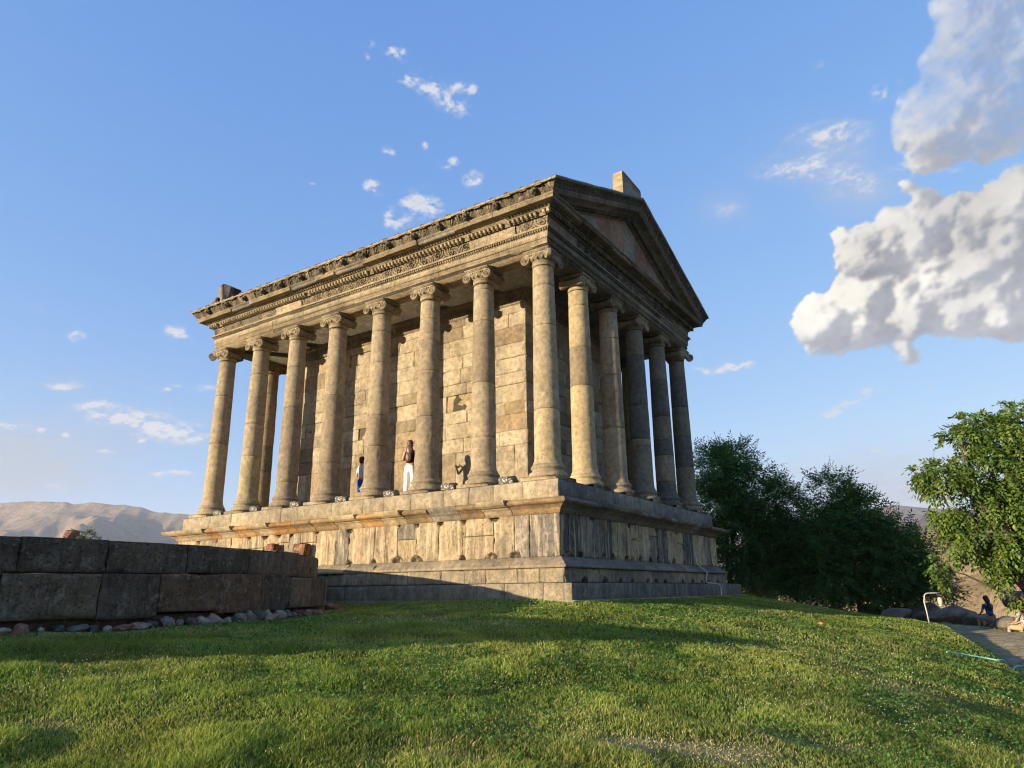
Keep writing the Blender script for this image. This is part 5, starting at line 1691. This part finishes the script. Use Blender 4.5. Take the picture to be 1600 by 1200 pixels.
limb_tree('tree', 'dark spreading tree behind the hooked lamp, its top sloping down to the right', 'tree', (1345, 950), 37,
    [(1298, 768, 26, 24), (1310, 800, 44, 32), (1345, 815, 42, 34), (1280, 835, 34, 36), (1375, 850, 44, 34), (1415, 880, 36, 30), (1330, 865, 58, 40), (1285, 890, 40, 34), (1390, 905, 52, 30), (1450, 915, 32, 26), (1340, 915, 56, 24), (1430, 860, 22, 20), (1468, 925, 18, 14)],
    7400, .20, .90, DKL, 4, 'trees standing beyond the temple', .15, pinnate=13, droop=.25)
limb_tree('tree', 'dark bushy tree filling the gap between the two taller dark trees', 'tree', (1245, 940), 42,
    [(1246, 880, 24, 26), (1262, 895, 30, 26), (1225, 895, 30, 26), (1285, 905, 30, 22)],
    1700, .20, .85, DKL, 5, 'trees standing beyond the temple', .1, pinnate=13, droop=.25)
limb_tree('walnut_tree', 'bright green sunlit broad-leaved tree at the right edge of the picture', 'tree', (1640, 985), 24.5,
    [(1590, 690, 55, 42), (1530, 668, 34, 24), (1500, 690, 30, 22), (1590, 650, 34, 20), (1545, 730, 56, 40), (1480, 745, 40, 24, -.4), (1440, 733, 16, 12, -.4), (1500, 790, 36, 34), (1570, 790, 62, 48), (1480, 790, 20, 22),
     (1540, 838, 46, 34), (1600, 840, 60, 46), (1500, 842, 20, 24), (1585, 888, 34, 24), (1620, 740, 60, 60), (1640, 800, 60, 70), (1632, 905, 32, 26), (1606, 926, 22, 16), (1465, 888, 9, 14)],
    7600, .155, .36, LTL, 6, None, .20, droop=1.0, thick=.75, hollow=.62, pinnate=7)
SHR = [(.10, .13, .035), (.13, .15, .04), (.08, .11, .03)]
for (u, v, ru, rv, d, lab) in ((1215, 922, 34, 12, 56, 'sunlit light green bush low behind the hill crest, right of the temple corner'), (1172, 925, 16, 10, 54, 'small pale green bush close beside the temple corner'),
                               (1180, 880, 18, 12, 60, 'sunlit bush seen through the lower branches of the tall dark tree'), (1252, 918, 14, 9, 58, 'tiny pale bush at the right end of the bush row')):
    limb_tree('bush', lab, 'bush', (u, v+15), d, [(u, v, ru, rv), (u-ru*.5, v+rv*.3, ru*.5, rv*.7), (u+ru*.5, v+rv*.2, ru*.5, rv*.8)], 900, .12, .35, SHR, int(u), 'bushes behind the hill crest', .04, thick=1.0)
limb_tree('weed_bush', 'low green leafy weeds showing over the curved wall left of the red-brown stone', 'bush', (75, 845), 15.2, [(75, 838, 22, 8), (92, 840, 18, 7), (55, 842, 12, 4)], 420, .05, .14, [(.07, .11, .03), (.09, .13, .035)], 71, None, .015)
limb_tree('weed_bush', 'thin weed sprigs right of the dark round stone above the curved wall', 'bush', (135, 842), 15.2, [(137, 838, 7, 8), (148, 842, 5, 4), (110, 829, 3, 5)], 90, .04, .12, [(.08, .11, .03)], 72, None, .01)

# ------------------------------------------------------------------ boulders and dry scrub by the path
BLD = [(1400, 955, 33, .55, 'long low grey boulder at the left of the boulder heap'), (1440, 948, 36, .8, 'mid grey boulder behind the hooked lamp'), (1478, 955, 31, .62, 'squat dark boulder right of the hooked lamp'),
       (1500, 955, 31, .7, 'biggest dark boulder, third to the left of the seated person in blue'), (1524, 964, 30.5, .45, 'leaning dark boulder beside the seated person in blue'), (1572, 968, 26.5, .42, 'brown rock slab right of the seated person'),
       (1360, 950, 38, .6, 'shaded rock under the sloping dark tree'), (1598, 930, 40, .9, 'grey rock high at the right edge below the sunlit tree')]
for i, (u, v, d, r, lab) in enumerate(BLD):
    p = at_px(u, v, d)
    rock('boulder', p[0], p[1], p[2]-r*.35, r, pick([(.13, .12, .10), (.16, .14, .115), (.11, .10, .09)]), (1.45, 1, .62), 200+i, lab, 'boulder', 'boulders beside the path', amp=.45, n=18)
# a rocky bank behind
def bank():
    U, Vv = np.meshgrid(np.linspace(10.5, 32, 110), np.linspace(38, 66, 60), indexing='ij')
    x, y = cw(U, Vv)
    z = gz(x, y)+.15+.55*np.clip(ridged(U/3, Vv/3, 4, 90)-.35, 0, 1)+.25*fbm(U, Vv, 0, 4, 91)
    o = sheet('rocky_bank', np.stack([x, y, z], -1).reshape(-1, 3), gridF(110, 60), Mg.m, {'Tone': (np.array([.22, .18, .125])[None, None]*(1+.4*fbm(U*1.4, Vv*1.4, 0, 4, 92)[..., None])).reshape(-1, 3)})
    tag(o, kind='structure')
bank()

# ------------------------------------------------------------------ hooked garden lamp
M_PIPE = simple('painted_pipe', (.42, .40, .34), .5, .4)
M_AMBER = simple('lamp_glass', (.50, .45, .28), .25, .6)
M_DARK = simple('dark_metal', (.05, .05, .05), .5, .4)
lb = at_px(1452, 973, 23.2); lz = gzs(lb[0], lb[1])
lamp = tag(empty('garden_lamp', (lb[0], lb[1], lz)), 'pale bent-pipe garden lamp with a small hanging lantern beside the path', 'lamp')
exr = np.array([RT0[0], RT0[1], 0]); b0 = np.array([lb[0], lb[1], lz-.05])
m = MB()
pts = [b0, b0+[0, 0, .4]-exr*.02, b0+[0, 0, .72]-exr*.05, b0+[0, 0, .86]-exr*.02]+[b0+exr*(.12-.14*math.cos(a))+np.array([0, 0, .86+.12*math.sin(a)]) for a in np.linspace(.3, 1.57, 7)]+[b0+exr*.30+[0, 0, .985], b0+exr*.50+[0, 0, .99]]
m.tube(pts, .02, 10, (1, 1, 1)); child_at(m.build('bent_pole', M_PIPE, None, True), lamp)
m = MB(); lc = b0+exr*.46
m.tube([lc+[0, 0, .98], lc+[0, 0, .86]], .005, 6); child_at(m.build('chain', M_DARK), lamp)
m = MB(); m.lathe([(.0, .86), (.03, .855), (.075, .82), (.08, .81), (.01, .80)], (lc[0], lc[1], b0[2]), 16)
child_at(m.build('lantern_cap', M_PIPE, None, True), lamp)
m = MB(); m.lathe([(.055, .62), (.06, .60), (.05, .585), (.01, .58)], (lc[0], lc[1], b0[2]), 16)
child_at(m.build('lantern_base', M_PIPE, None, True), lamp)
m = MB(); m.lathe([(.05, .62), (.066, .66), (.072, .74), (.068, .80)], (lc[0], lc[1], b0[2]), 16); child_at(m.build('lantern_glass', M_AMBER, None, True), lamp)

# hose across the path
M_HOSE = simple('hose_plastic', (.18, .50, .40), .4, .5)
hp = [(1480, 1024, 0), (1500, 1026, 0), (1520, 1030, 0), (1540, 1033, 0), (1565, 1038, 0), (1590, 1044, 0), (1625, 1050, 0), (1670, 1060, 0)]
pts = []
for (u, v, _) in hp:
    dr_ = pxdir(u, v); t = 5.0
    while t < 60:
        q = CAM+dr_*t
        if q[2] < gzs(q[0], q[1])+.02: break
        t += .05
    pts.append([q[0], q[1], gzs(q[0], q[1])+.045])
pts = np.array(pts); tt = np.linspace(0, len(pts)-1, 90)
pts2 = np.stack([np.interp(tt, range(len(pts)), pts[:, k]) for k in range(3)], -1)
for _ in range(8): pts2[1:-1] = (pts2[:-2]+2*pts2[1:-1]+pts2[2:])/4
pts2[:, 2] = gz(pts2[:, 0], pts2[:, 1])+.085
m = MB(); m.tube(pts2, .016, 8)
tag(m.build('garden_hose', M_HOSE, None, True), 'pale turquoise garden hose lying across the lawn edge and the path', 'hose')
# white cord hanging down the podium
M_CORD = simple('white_cord', (.55, .53, .48), .6, .3)
m = MB(); X0 = 8.9
cpts = [(X0-.25, -.74, -1.75), (X0-.22, -.76, -2.05), (X0-.05, -.9, -2.22), (X0+.02, -1.03, -2.36), (X0-.02, -.97, -2.55), (X0, -1.0, -2.69), (X0+.15, -1.36, -2.74), (X0+.28, -1.37, -2.85), (X0+.30, -1.365, -3.0), (X0+.25, -1.37, -3.12)]
cp = np.array(cpts); tt = np.linspace(0, len(cp)-1, 50); cp2 = np.stack([np.interp(tt, range(len(cp)), cp[:, k]) for k in range(3)], -1)
m.tube(cp2, .018, 6); tag(m.build('cable', M_CORD, None, True), 'white cable hanging down the shaded podium side near its right end', 'cable')
# dry leaf on the lawn
m = MB(); q = at_px(1283, 969, 18.0); q[2] = gzs(q[0], q[1])+.06
m.blob(q, .055, (.45, .2, .08), seed=3, amp=.6, n=7, squash=(1.4, 1, .6)); tag(m.build('dry_leaf', simple('dry_leaf_brown', (.40, .17, .07), .8, .1)), 'single orange-brown dry leaf on the sunlit lawn', 'leaf')

# ------------------------------------------------------------------ floodlights between the side columns
M_FLH = simple('floodlight_housing', (.04, .045, .045), .45, .4)
Mf = Mat('speckled_glass', .3, .5)
vv = Mf.voro(26, Mf.vec(local=True)); Mf.base(Mf.mix(Mf.mr(vv, .30, .42), (.62, .60, .54), (.10, .10, .08)))
gapname = ['nearest the corner, first', 'second', 'third', 'fourth', 'fifth', 'sixth', 'farthest, seventh']
def floodlight():
    r = empty('floodlight'); 
    m = MB()
    V = [(-.06, -.17, 0), (.16, -.17, 0), (-.06, -.17, .15), (.02, -.17, .15), (-.06, .17, 0), (.16, .17, 0), (-.06, .17, .15), (.02, .17, .15)]
    m.add(V, [(0, 1, 3, 2), (4, 6, 7, 5), (0, 4, 5, 1), (2, 3, 7, 6), (0, 2, 6, 4), (1, 5, 7, 3)], (1, 1, 1))
    m.build('housing', M_FLH, r)
    m = MB(); m.box((-.068, 0, .077), (.006, .155, .062), (1, 1, 1), ch=.003); m.build('glass_panel', Mf.m, r)
    m = MB()
    for s_ in (-1, 1): m.box((-.02, s_*.178, .06), (.02, .006, .06), (1, 1, 1))
    m.box((-.02, 0, -.004), (.02, .18, .004), (1, 1, 1)); m.build('bracket', M_FLH, r)
    return r
proto = floodlight()
FLY = [.98, 2.95, 5.15, 7.2, 9.35, 11.45, 13.5]
for i, y in enumerate(FLY):
    if i == 0: o = proto
    else:
        o = proto.copy(); COL.objects.link(o)
        for ch in list(proto.children):
            c = ch.copy(); COL.objects.link(c); c.parent = o
    o.scale = (1.35, 1.45, 1.3); o.location = (-.45, y, -.193); o.rotation_euler = (0, 0, [-.0, .05, -.04, .08, 0, -.05, .03][i])
    tag(o, '%s speckled white floodlight between the side columns, counted from the near corner' % gapname[i], 'floodlight', 'floodlights along the side colonnade')

# ------------------------------------------------------------------ people
def skin_mesh(name, verts, edges, radii, mat, parent, sub_lv=2, col=None):
    me = bpy.data.meshes.new(name+'_cage'); me.from_pydata([tuple(v) for v in verts], edges, [])
    o = bpy.data.objects.new(name+'_cage', me); COL.objects.link(o)
    sk = o.modifiers.new('skin', 'SKIN')
    for i, r in enumerate(radii):
        me.skin_vertices[0].data[i].radius = (r, r) if np.isscalar(r) else r
    me.skin_vertices[0].data[0].use_root = True
    sb = o.modifiers.new('sub', 'SUBSURF'); sb.levels = sub_lv; sb.render_levels = sub_lv
    dg = bpy.context.evaluated_depsgraph_get()
    nm = bpy.data.meshes.new_from_object(o.evaluated_get(dg))
    bpy.data.objects.remove(o)
    nm.name = name; nm.materials.clear(); nm.materials.append(mat)
    nm.polygons.foreach_set('use_smooth', np.ones(len(nm.polygons), bool))
    ob = bpy.data.objects.new(name, nm); COL.objects.link(ob); ob.parent = parent
    return ob
class Chain:
    def __init__(s): s.v = []; s.e = []; s.r = []
    def add(s, p, r, frm=None):
        s.v.append(np.array(p, float)); s.r.append(r); i = len(s.v)-1
        if frm is not None: s.e.append((frm, i))
        return i
M_SKIN = simple('skin', (.42, .25, .17), .55, .35, var=.05)
def hand(c, w, d, palm, frm, curl=.5):
    """five fingers from wrist index w; d = hand direction, palm = palm normal"""
    d = np.array(d, float); d /= np.linalg.norm(d); palm = np.array(palm, float); palm -= d*palm@d; palm /= np.linalg.norm(palm)
    sd_ = np.cross(d, palm); p0 = c.v[frm]
    pc = c.add(p0+d*.045, (.034, .018), frm)
    for k, (off, ln) in enumerate(((-.027, .060), (-.009, .070), (.009, .066), (.027, .052))):
        a = c.add(p0+d*.088+sd_*off, .0095, pc)
        q = c.add(p0+d*(.088+ln*.5)+sd_*off*1.1+palm*ln*.25*curl, .0082, a)
        c.add(p0+d*(.088+ln*.8)+sd_*off*1.1+palm*ln*.75*curl, .0070, q)
    t = c.add(p0+d*.03+sd_*-.036+palm*.008, .011, pc)
    t2 = c.add(p0+d*.055+sd_*-.052+palm*.022, .0095, t); c.add(p0+d*.078+sd_*-.050+palm*.038, .008, t2)
def standing(root, H, pose, skin=M_SKIN):
    """continuous body; +Y is the way the figure faces, feet at z=0"""
    c = Chain(); k = H/1.7
    def P(x, y, z): return (x*k, y*k, z*k)
    pel = c.add(P(0, 0, .93), (.135*k, .10*k))
    wa = c.add(P(0, .0, 1.08), (.112*k, .085*k), pel); ch_ = c.add(P(0, .0, 1.27), (.135*k, .095*k), wa)
    up = c.add(P(0, -.005, 1.39), (.12*k, .075*k), ch_)
    nk = c.add(P(0, .0, 1.47), .046*k, up); hb = c.add(P(0, .012, 1.54), .058*k, nk)
    h1 = c.add(P(*(np.array([0, .015, 1.60])+np.array(pose.get('head', (0, 0, 0))))), (.074*k, .088*k), hb)
    c.add(P(*(np.array([0, .005, 1.665])+np.array(pose.get('head', (0, 0, 0))))), (.062*k, .074*k), h1)
    for sgn in (-1, 1):
        nm = 'L' if sgn < 0 else 'R'
        sh_ = c.add(P(sgn*.165, 0, 1.385), .056*k, up)
        el, wr, hd, pm = pose['arm'+nm]
        e = c.add(P(*el), .040*k, sh_); f = c.add(P(*(np.array(el)*.5+np.array(wr)*.5)), .036*k, e); w = c.add(P(*wr), .024*k, f)
        hand(c, w, hd, pm, w, pose.get('curl', .6))
        kn, an = pose['leg'+nm]
        hp_ = c.add(P(sgn*.085, 0, .87), .088*k, pel); mt = c.add(P(*(np.array((sgn*.085, 0, .87))*.5+np.array(kn)*.5)), .074*k, hp_)
        q = c.add(P(*kn), .054*k, mt); cf = c.add(P(*(np.array(kn)*.65+np.array(an)*.35)), .052*k, q); a = c.add(P(*an), .034*k, cf)
        c.add(P(an[0]*1.1, an[1]+.09, .035), (.036*k, .025*k), a)
    b = skin_mesh('body', c.v, c.e, c.r, skin, root, 2)
    return b, k, c
def face(root, k, hd=(0, 0, 0), col=None):
    m = MB(); hd = np.array(hd)
    def B(x, y, z, r, sq, cc): m.blob((np.array([x, y, z])+hd)*k, r*k, cc, amp=0, n=6, squash=sq)
    B(0, .105, 1.585, .016, (.8, 1.1, 1.4), (1, 1, 1))       # nose
    B(-.076, .0, 1.59, .018, (.5, 1, 1.5), (1, 1, 1)); B(.076, .0, 1.59, .018, (.5, 1, 1.5), (1, 1, 1))
    o = m.build('nose_and_ears', M_SKIN, root, True)
    m = MB()
    for s_ in (-1, 1): m.blob((np.array([s_*.030, .088, 1.607])+hd)*k, .010*k, (1, 1, 1), amp=0, n=6, squash=(1.4, .7, .8))
    m.build('eyes', M_DARK, root, True)
    m = MB(); m.blob((np.array([0, .092, 1.553])+hd)*k, .015*k, (1, 1, 1), amp=0, n=6, squash=(1.6, .5, .5)); m.build('mouth', simple('lips', (.33, .12, .10), .5), root, True)
def cloth_mat(name, col, var=.12): return simple(name, col, .85, .1, nscale=9, var=var, bump=.01)
M_HAIRB = simple('brown_hair', (.075, .032, .018), .45, .4, nscale=60, var=.5)
M_HAIRK = simple('black_hair', (.012, .011, .012), .4, .4, nscale=60, var=.4)
M_BLACKC = cloth_mat('black_cotton', (.015, .013, .014)); M_WHITEC = cloth_mat('white_cotton', (.68, .66, .63)); M_BLUEC = cloth_mat('blue_denim', (.02, .07, .33))
M_WHITET = cloth_mat('pale_shirt', (.55, .56, .60)); M_SHOE = simple('shoe_white', (.5, .49, .47), .5)
def floor_root(name, x, y, face_az, label, z=-.197):
    r = empty(name, (x, y, z), face_az); return tag(r, label, 'person')
def trousers(root, k, pose, mat, wide=1.25, length=.06):
    c = Chain()
    def P(x, y, z): return (x*k, y*k, z*k)
    pel = c.add(P(0, 0, .95), (.150*k, .118*k)); c.add(P(0, 0, 1.05), (.128*k, .102*k), pel)
    for sgn in (-1, 1):
        nm = 'L' if sgn < 0 else 'R'; kn, an = pose['leg'+nm]
        hp_ = c.add(P(sgn*.088, 0, .84), .103*k, pel)
        mt = c.add(P(*(np.array((sgn*.088, 0, .84))*.5+np.array(kn)*.5)), .090*k*min(wide, 1.1), hp_)
        if length > .5: c.add(P(*(np.array((sgn*.088, 0, .84))*.15+np.array(kn)*.85)), .085*k, mt); continue
        q = c.add(P(*kn), .068*k*wide, mt); cf = c.add(P(*(np.array(kn)*.5+np.array(an)*.5)), .066*k*wide, q)
        c.add(P(an[0], an[1], length), .070*k*wide, cf)
    return skin_mesh('trousers' if length < .5 else 'shorts', c.v, c.e, c.r, mat, root, 2)
def top(root, k, pose, mat, sleeve=.0, name='shirt'):
    c = Chain()
    def P(x, y, z): return (x*k, y*k, z*k)
    w0 = c.add(P(0, 0, 1.0), (.142*k, .112*k)); w1 = c.add(P(0, 0, 1.10), (.126*k, .102*k), w0); w2 = c.add(P(0, 0, 1.27), (.148*k, .110*k), w1); w3 = c.add(P(0, -.005, 1.375), (.135*k, .088*k), w2)
    c.add(P(0, 0, 1.43), .075*k, w3)
    for sgn in (-1, 1):
        nm = 'L' if sgn < 0 else 'R'; el, wr, _, _ = pose['arm'+nm]
        s_ = c.add(P(sgn*.165, 0, 1.39), .064*k, w3)
        if sleeve > 0: c.add(P(*(np.array((sgn*.165, 0, 1.39))*(1-sleeve)+np.array(el)*sleeve)), .060*k, s_)
    return skin_mesh(name, c.v, c.e, c.r, mat, root, 2)
def hair(root, k, mat, hd=(0, 0, 0), long=.35):
    hd = np.array(hd); m = MB()
    def P(x, y, z): return (np.array([x, y, z])+hd)*k
    m.blob(P(0, -.018, 1.650), .104*k, (1, 1, 1), seed=2, amp=.10, n=12, squash=(.90, 1.0, 1.08), freq=2)
    if long > 0:
        m.blob(P(0, -.055, 1.56), .105*k, (1, 1, 1), seed=3, amp=.12, n=12, squash=(.98, .72, 1.35), freq=2)
        m.blob(P(.01, -.095, 1.42), .118*k, (1, 1, 1), seed=4, amp=.16, n=12, squash=(.95, .48, 1.5), freq=2)
        m.blob(P(-.005, -.118, 1.42-long*.55), .105*k, (1, 1, 1), seed=5, amp=.25, n=12, squash=(.9, .36, 1.7), freq=2.4)
    else: m.blob(P(0, -.045, 1.60), .088*k, (1, 1, 1), seed=3, amp=.1, n=10, squash=(.95, .8, 1))
    return m.build('hair', mat, root, True)
# woman, seen from behind, arms raised to hold a phone in front of her
pw = dict(armL=((-.29, .12, 1.18), (-.15, .36, 1.33), (.3, .6, .6), (.8, .2, -.3)), armR=((.27, .12, 1.16), (.13, .36, 1.32), (-.3, .6, .6), (-.8, .2, -.3)),
          legL=((-.095, .02, .48), (-.10, -.02, .08)), legR=((.10, .05, .48), (.13, .06, .08)))
wr_ = floor_root('person', .05, 4.90, -1.25, 'woman from behind with long brown hair, black top and wide white trousers beside a column')
b_, k_, _ = standing(wr_, 1.72, pw); trousers(wr_, k_, pw, M_WHITEC, 1.35, .03); top(wr_, k_, pw, M_BLACKC); hair(wr_, k_, M_HAIRB, long=.38); face(wr_, k_)
m = MB()
for s_ in (-1, 1): m.blob((s_*.115, .04, .03), .06, (1, 1, 1), amp=.05, n=8, squash=(.75, 1.7, .6))
m.build('shoes', M_SHOE, wr_, True)
ph = tag(empty('phone', (0, 0, 0)), 'dark phone held up by the woman in white trousers', 'phone')
m = MB(); m.box((0, 0, 0), (.075, .006, .038), (1, 1, 1), ch=.003); m.build('phone_body', M_DARK, ph)
fwv = np.array([-math.sin(-1.25), math.cos(-1.25), 0]); ph.location = (.05+fwv[0]*.44*k_, 4.90+fwv[1]*.44*k_, -.197+1.34*k_); ph.rotation_euler = (0, 0, -1.25)
# man half hidden by the next column
pm_ = dict(armL=((-.26, -.06, 1.12), (-.16, .20, 1.08), (.6, .8, .0), (0, -.2, -1)), armR=((.25, -.03, 1.12), (.12, .22, 1.06), (-.4, .8, .0), (0, -.2, -1)),
           legL=((-.10, .03, .48), (-.11, -.02, .08)), legR=((.10, .08, .48), (.12, .05, .08)), head=(0, .02, -.01))
mr_ = floor_root('person', 1.22, 8.16, -1.9, 'dark-haired man in a pale shirt and bright blue shorts half hidden behind a column')
b_, k2, _ = standing(mr_, 1.76, pm_); trousers(mr_, k2, pm_, M_BLUEC, 1.2, .6); top(mr_, k2, pm_, M_WHITET, .75); hair(mr_, k2, M_HAIRK, hd=(0, .02, -.01), long=0); face(mr_, k2, (0, .02, -.01))
m = MB()
for s_ in (-1, 1): m.blob((s_*.115, .04, .03), .058, (1, 1, 1), amp=.05, n=8, squash=(.75, 1.7, .6))
m.build('shoes', M_SHOE, mr_, True)
m = MB(); m.box((0, 0, 0), (.13, .03, .05), (1, 1, 1), ch=.012)
cb_ = m.build('bag', simple('brown_leather', (.07, .025, .018), .5)); fv = np.array([-math.sin(-1.9), math.cos(-1.9), 0]); cb_.location = (1.22+fv[0]*.26, 8.16+fv[1]*.26, -.197+1.04*k2); cb_.rotation_euler = (0, .2, -1.9)
tag(cb_, 'small brown bag held at the waist of the man in blue shorts', 'bag')
# seated figures by the boulders
def seated(name, u, v, d, az, label, hairmat, shirt, lower, skin_long=.30, scale=1.0, seat=.42):
    p = at_px(u, v, d); gzv = gzs(p[0], p[1])
    r = tag(empty(name, (p[0], p[1], p[2]), az), label, 'person')
    c = Chain(); S = scale
    def P(x, y, z): return (x*S, y*S, z*S)
    pel = c.add(P(0, 0, seat+.09), (.14*S, .11*S)); wa = c.add(P(0, .03, seat+.25), (.115*S, .09*S), pel); ch_ = c.add(P(0, .06, seat+.44), (.135*S, .095*S), wa); up = c.add(P(0, .07, seat+.55), (.12*S, .075*S), ch_)
    nk = c.add(P(0, .085, seat+.63), .045*S, up); h0 = c.add(P(0, .10, seat+.70), .06*S, nk); h1 = c.add(P(0, .11, seat+.76), (.074*S, .088*S), h0); c.add(P(0, .10, seat+.825), (.062*S, .072*S), h1)
    for sg in (-1, 1):
        s_ = c.add(P(sg*.165, .07, seat+.54), .055*S, up); e = c.add(P(sg*.24, .14, seat+.30), .040*S, s_); w = c.add(P(sg*.13, .36, seat+.20), .026*S, e); hand(c, w, (-sg*.3, .9, -.1), (0, 0, -1), w)
        h = c.add(P(sg*.09, .08, seat+.07), .09*S, pel); kn = c.add(P(sg*.12, .48, seat+.09), .06*S, h); cf = c.add(P(sg*.12, .50, seat*.6), .054*S, kn); a = c.add(P(sg*.12, .48, .08), .036*S, cf); c.add(P(sg*.13, .60, .03), (.036*S, .025*S), a)
    skin_mesh('body', c.v, c.e, c.r, M_SKIN, r, 2)
    c = Chain(); a = c.add(P(0, 0, seat+.12), (.155*S, .125*S)); b = c.add(P(0, .03, seat+.26), (.135*S, .11*S), a); e = c.add(P(0, .06, seat+.45), (.152*S, .11*S), b); f = c.add(P(0, .07, seat+.55), (.135*S, .085*S), e)
    for sg in (-1, 1): s_ = c.add(P(sg*.165, .07, seat+.545), .065*S, f); c.add(P(sg*.22, .11, seat+.38), .058*S, s_)
    skin_mesh('shirt', c.v, c.e, c.r, shirt, r, 2)
    c = Chain(); pel = c.add(P(0, 0, seat+.08), (.155*S, .12*S))
    for sg in (-1, 1): h = c.add(P(sg*.095, .10, seat+.07), .10*S, pel); kn = c.add(P(sg*.12, .46, seat+.09), .078*S, h)
    skin_mesh('trousers', c.v, c.e, c.r, lower, r, 2)
    m = MB(); PV = lambda *q: np.array(P(*q))
    m.blob(PV(0, .088, seat+.80), .106*S, (1, 1, 1), seed=2, amp=.1, n=10, squash=(.9, 1, 1.05), freq=2)
    m.blob(PV(0, .03, seat+.70), .104*S, (1, 1, 1), seed=3, amp=.12, n=10, squash=(.95, .7, 1.3), freq=2)
    m.blob(PV(0, -.03, seat+.60-skin_long*.4), .10*S, (1, 1, 1), seed=4, amp=.2, n=10, squash=(.95, .5, 1.7), freq=2)
    m.build('hair', hairmat, r, True)
    m = MB()
    m.blob(P(0, .205, seat+.755), .016, (1, 1, 1), amp=0, n=6); m.build('nose', M_SKIN, r, True)
    return r
seated('person', 1552, 981, 28.6, -YAW+.2, 'person with long black hair and a blue top seated on the rocks by the path', M_HAIRK, cloth_mat('blue_top', (.03, .085, .22)), cloth_mat('pale_blue_trousers', (.25, .30, .36)), .3, 1.0, .30)
Mpt = Mat('leopard_print', .85, .1); vv = Mpt.voro(26, Mpt.vec(local=True), 'DISTANCE_TO_EDGE'); Mpt.base(Mpt.mix(Mpt.mr(vv, .08, .16), (.5, .47, .42), (.03, .03, .03)))
seated('person', 1608, 1000, 24.5, -YAW+.5, 'person in a black and white patterned top and peach skirt cut by the right edge', M_HAIRB, Mpt.m, cloth_mat('peach_cotton', (.62, .30, .17)), .1, 1.0, .30)

# ------------------------------------------------------------------ valley air
hz = bpy.data.meshes.new('haze')
x0, x1, y0, y1, z0, z1 = -9500, 9500, -9500, 9500, -500, 900
hz.from_pydata([(x, y, z) for x in (x0, x1) for y in (y0, y1) for z in (z0, z1)], [], [(0, 1, 3, 2), (4, 6, 7, 5), (0, 4, 5, 1), (2, 3, 7, 6), (0, 2, 6, 4), (1, 5, 7, 3)])
ho = bpy.data.objects.new('haze', hz); COL.objects.link(ho)
Mz = bpy.data.materials.new('haze_air'); Mz.use_nodes = True
t = Mz.node_tree; t.nodes.clear()
pv_ = t.nodes.new('ShaderNodeVolumePrincipled'); ov = t.nodes.new('ShaderNodeOutputMaterial')
pv_.inputs['Color'].default_value = (.72, .80, .95, 1); pv_.inputs['Density'].default_value = .00006; pv_.inputs['Anisotropy'].default_value = .1
t.links.new(pv_.outputs[0], ov.inputs['Volume']); hz.materials.append(Mz)
tag(ho, 'thin summer haze filling the valley', 'haze', kind='stuff')
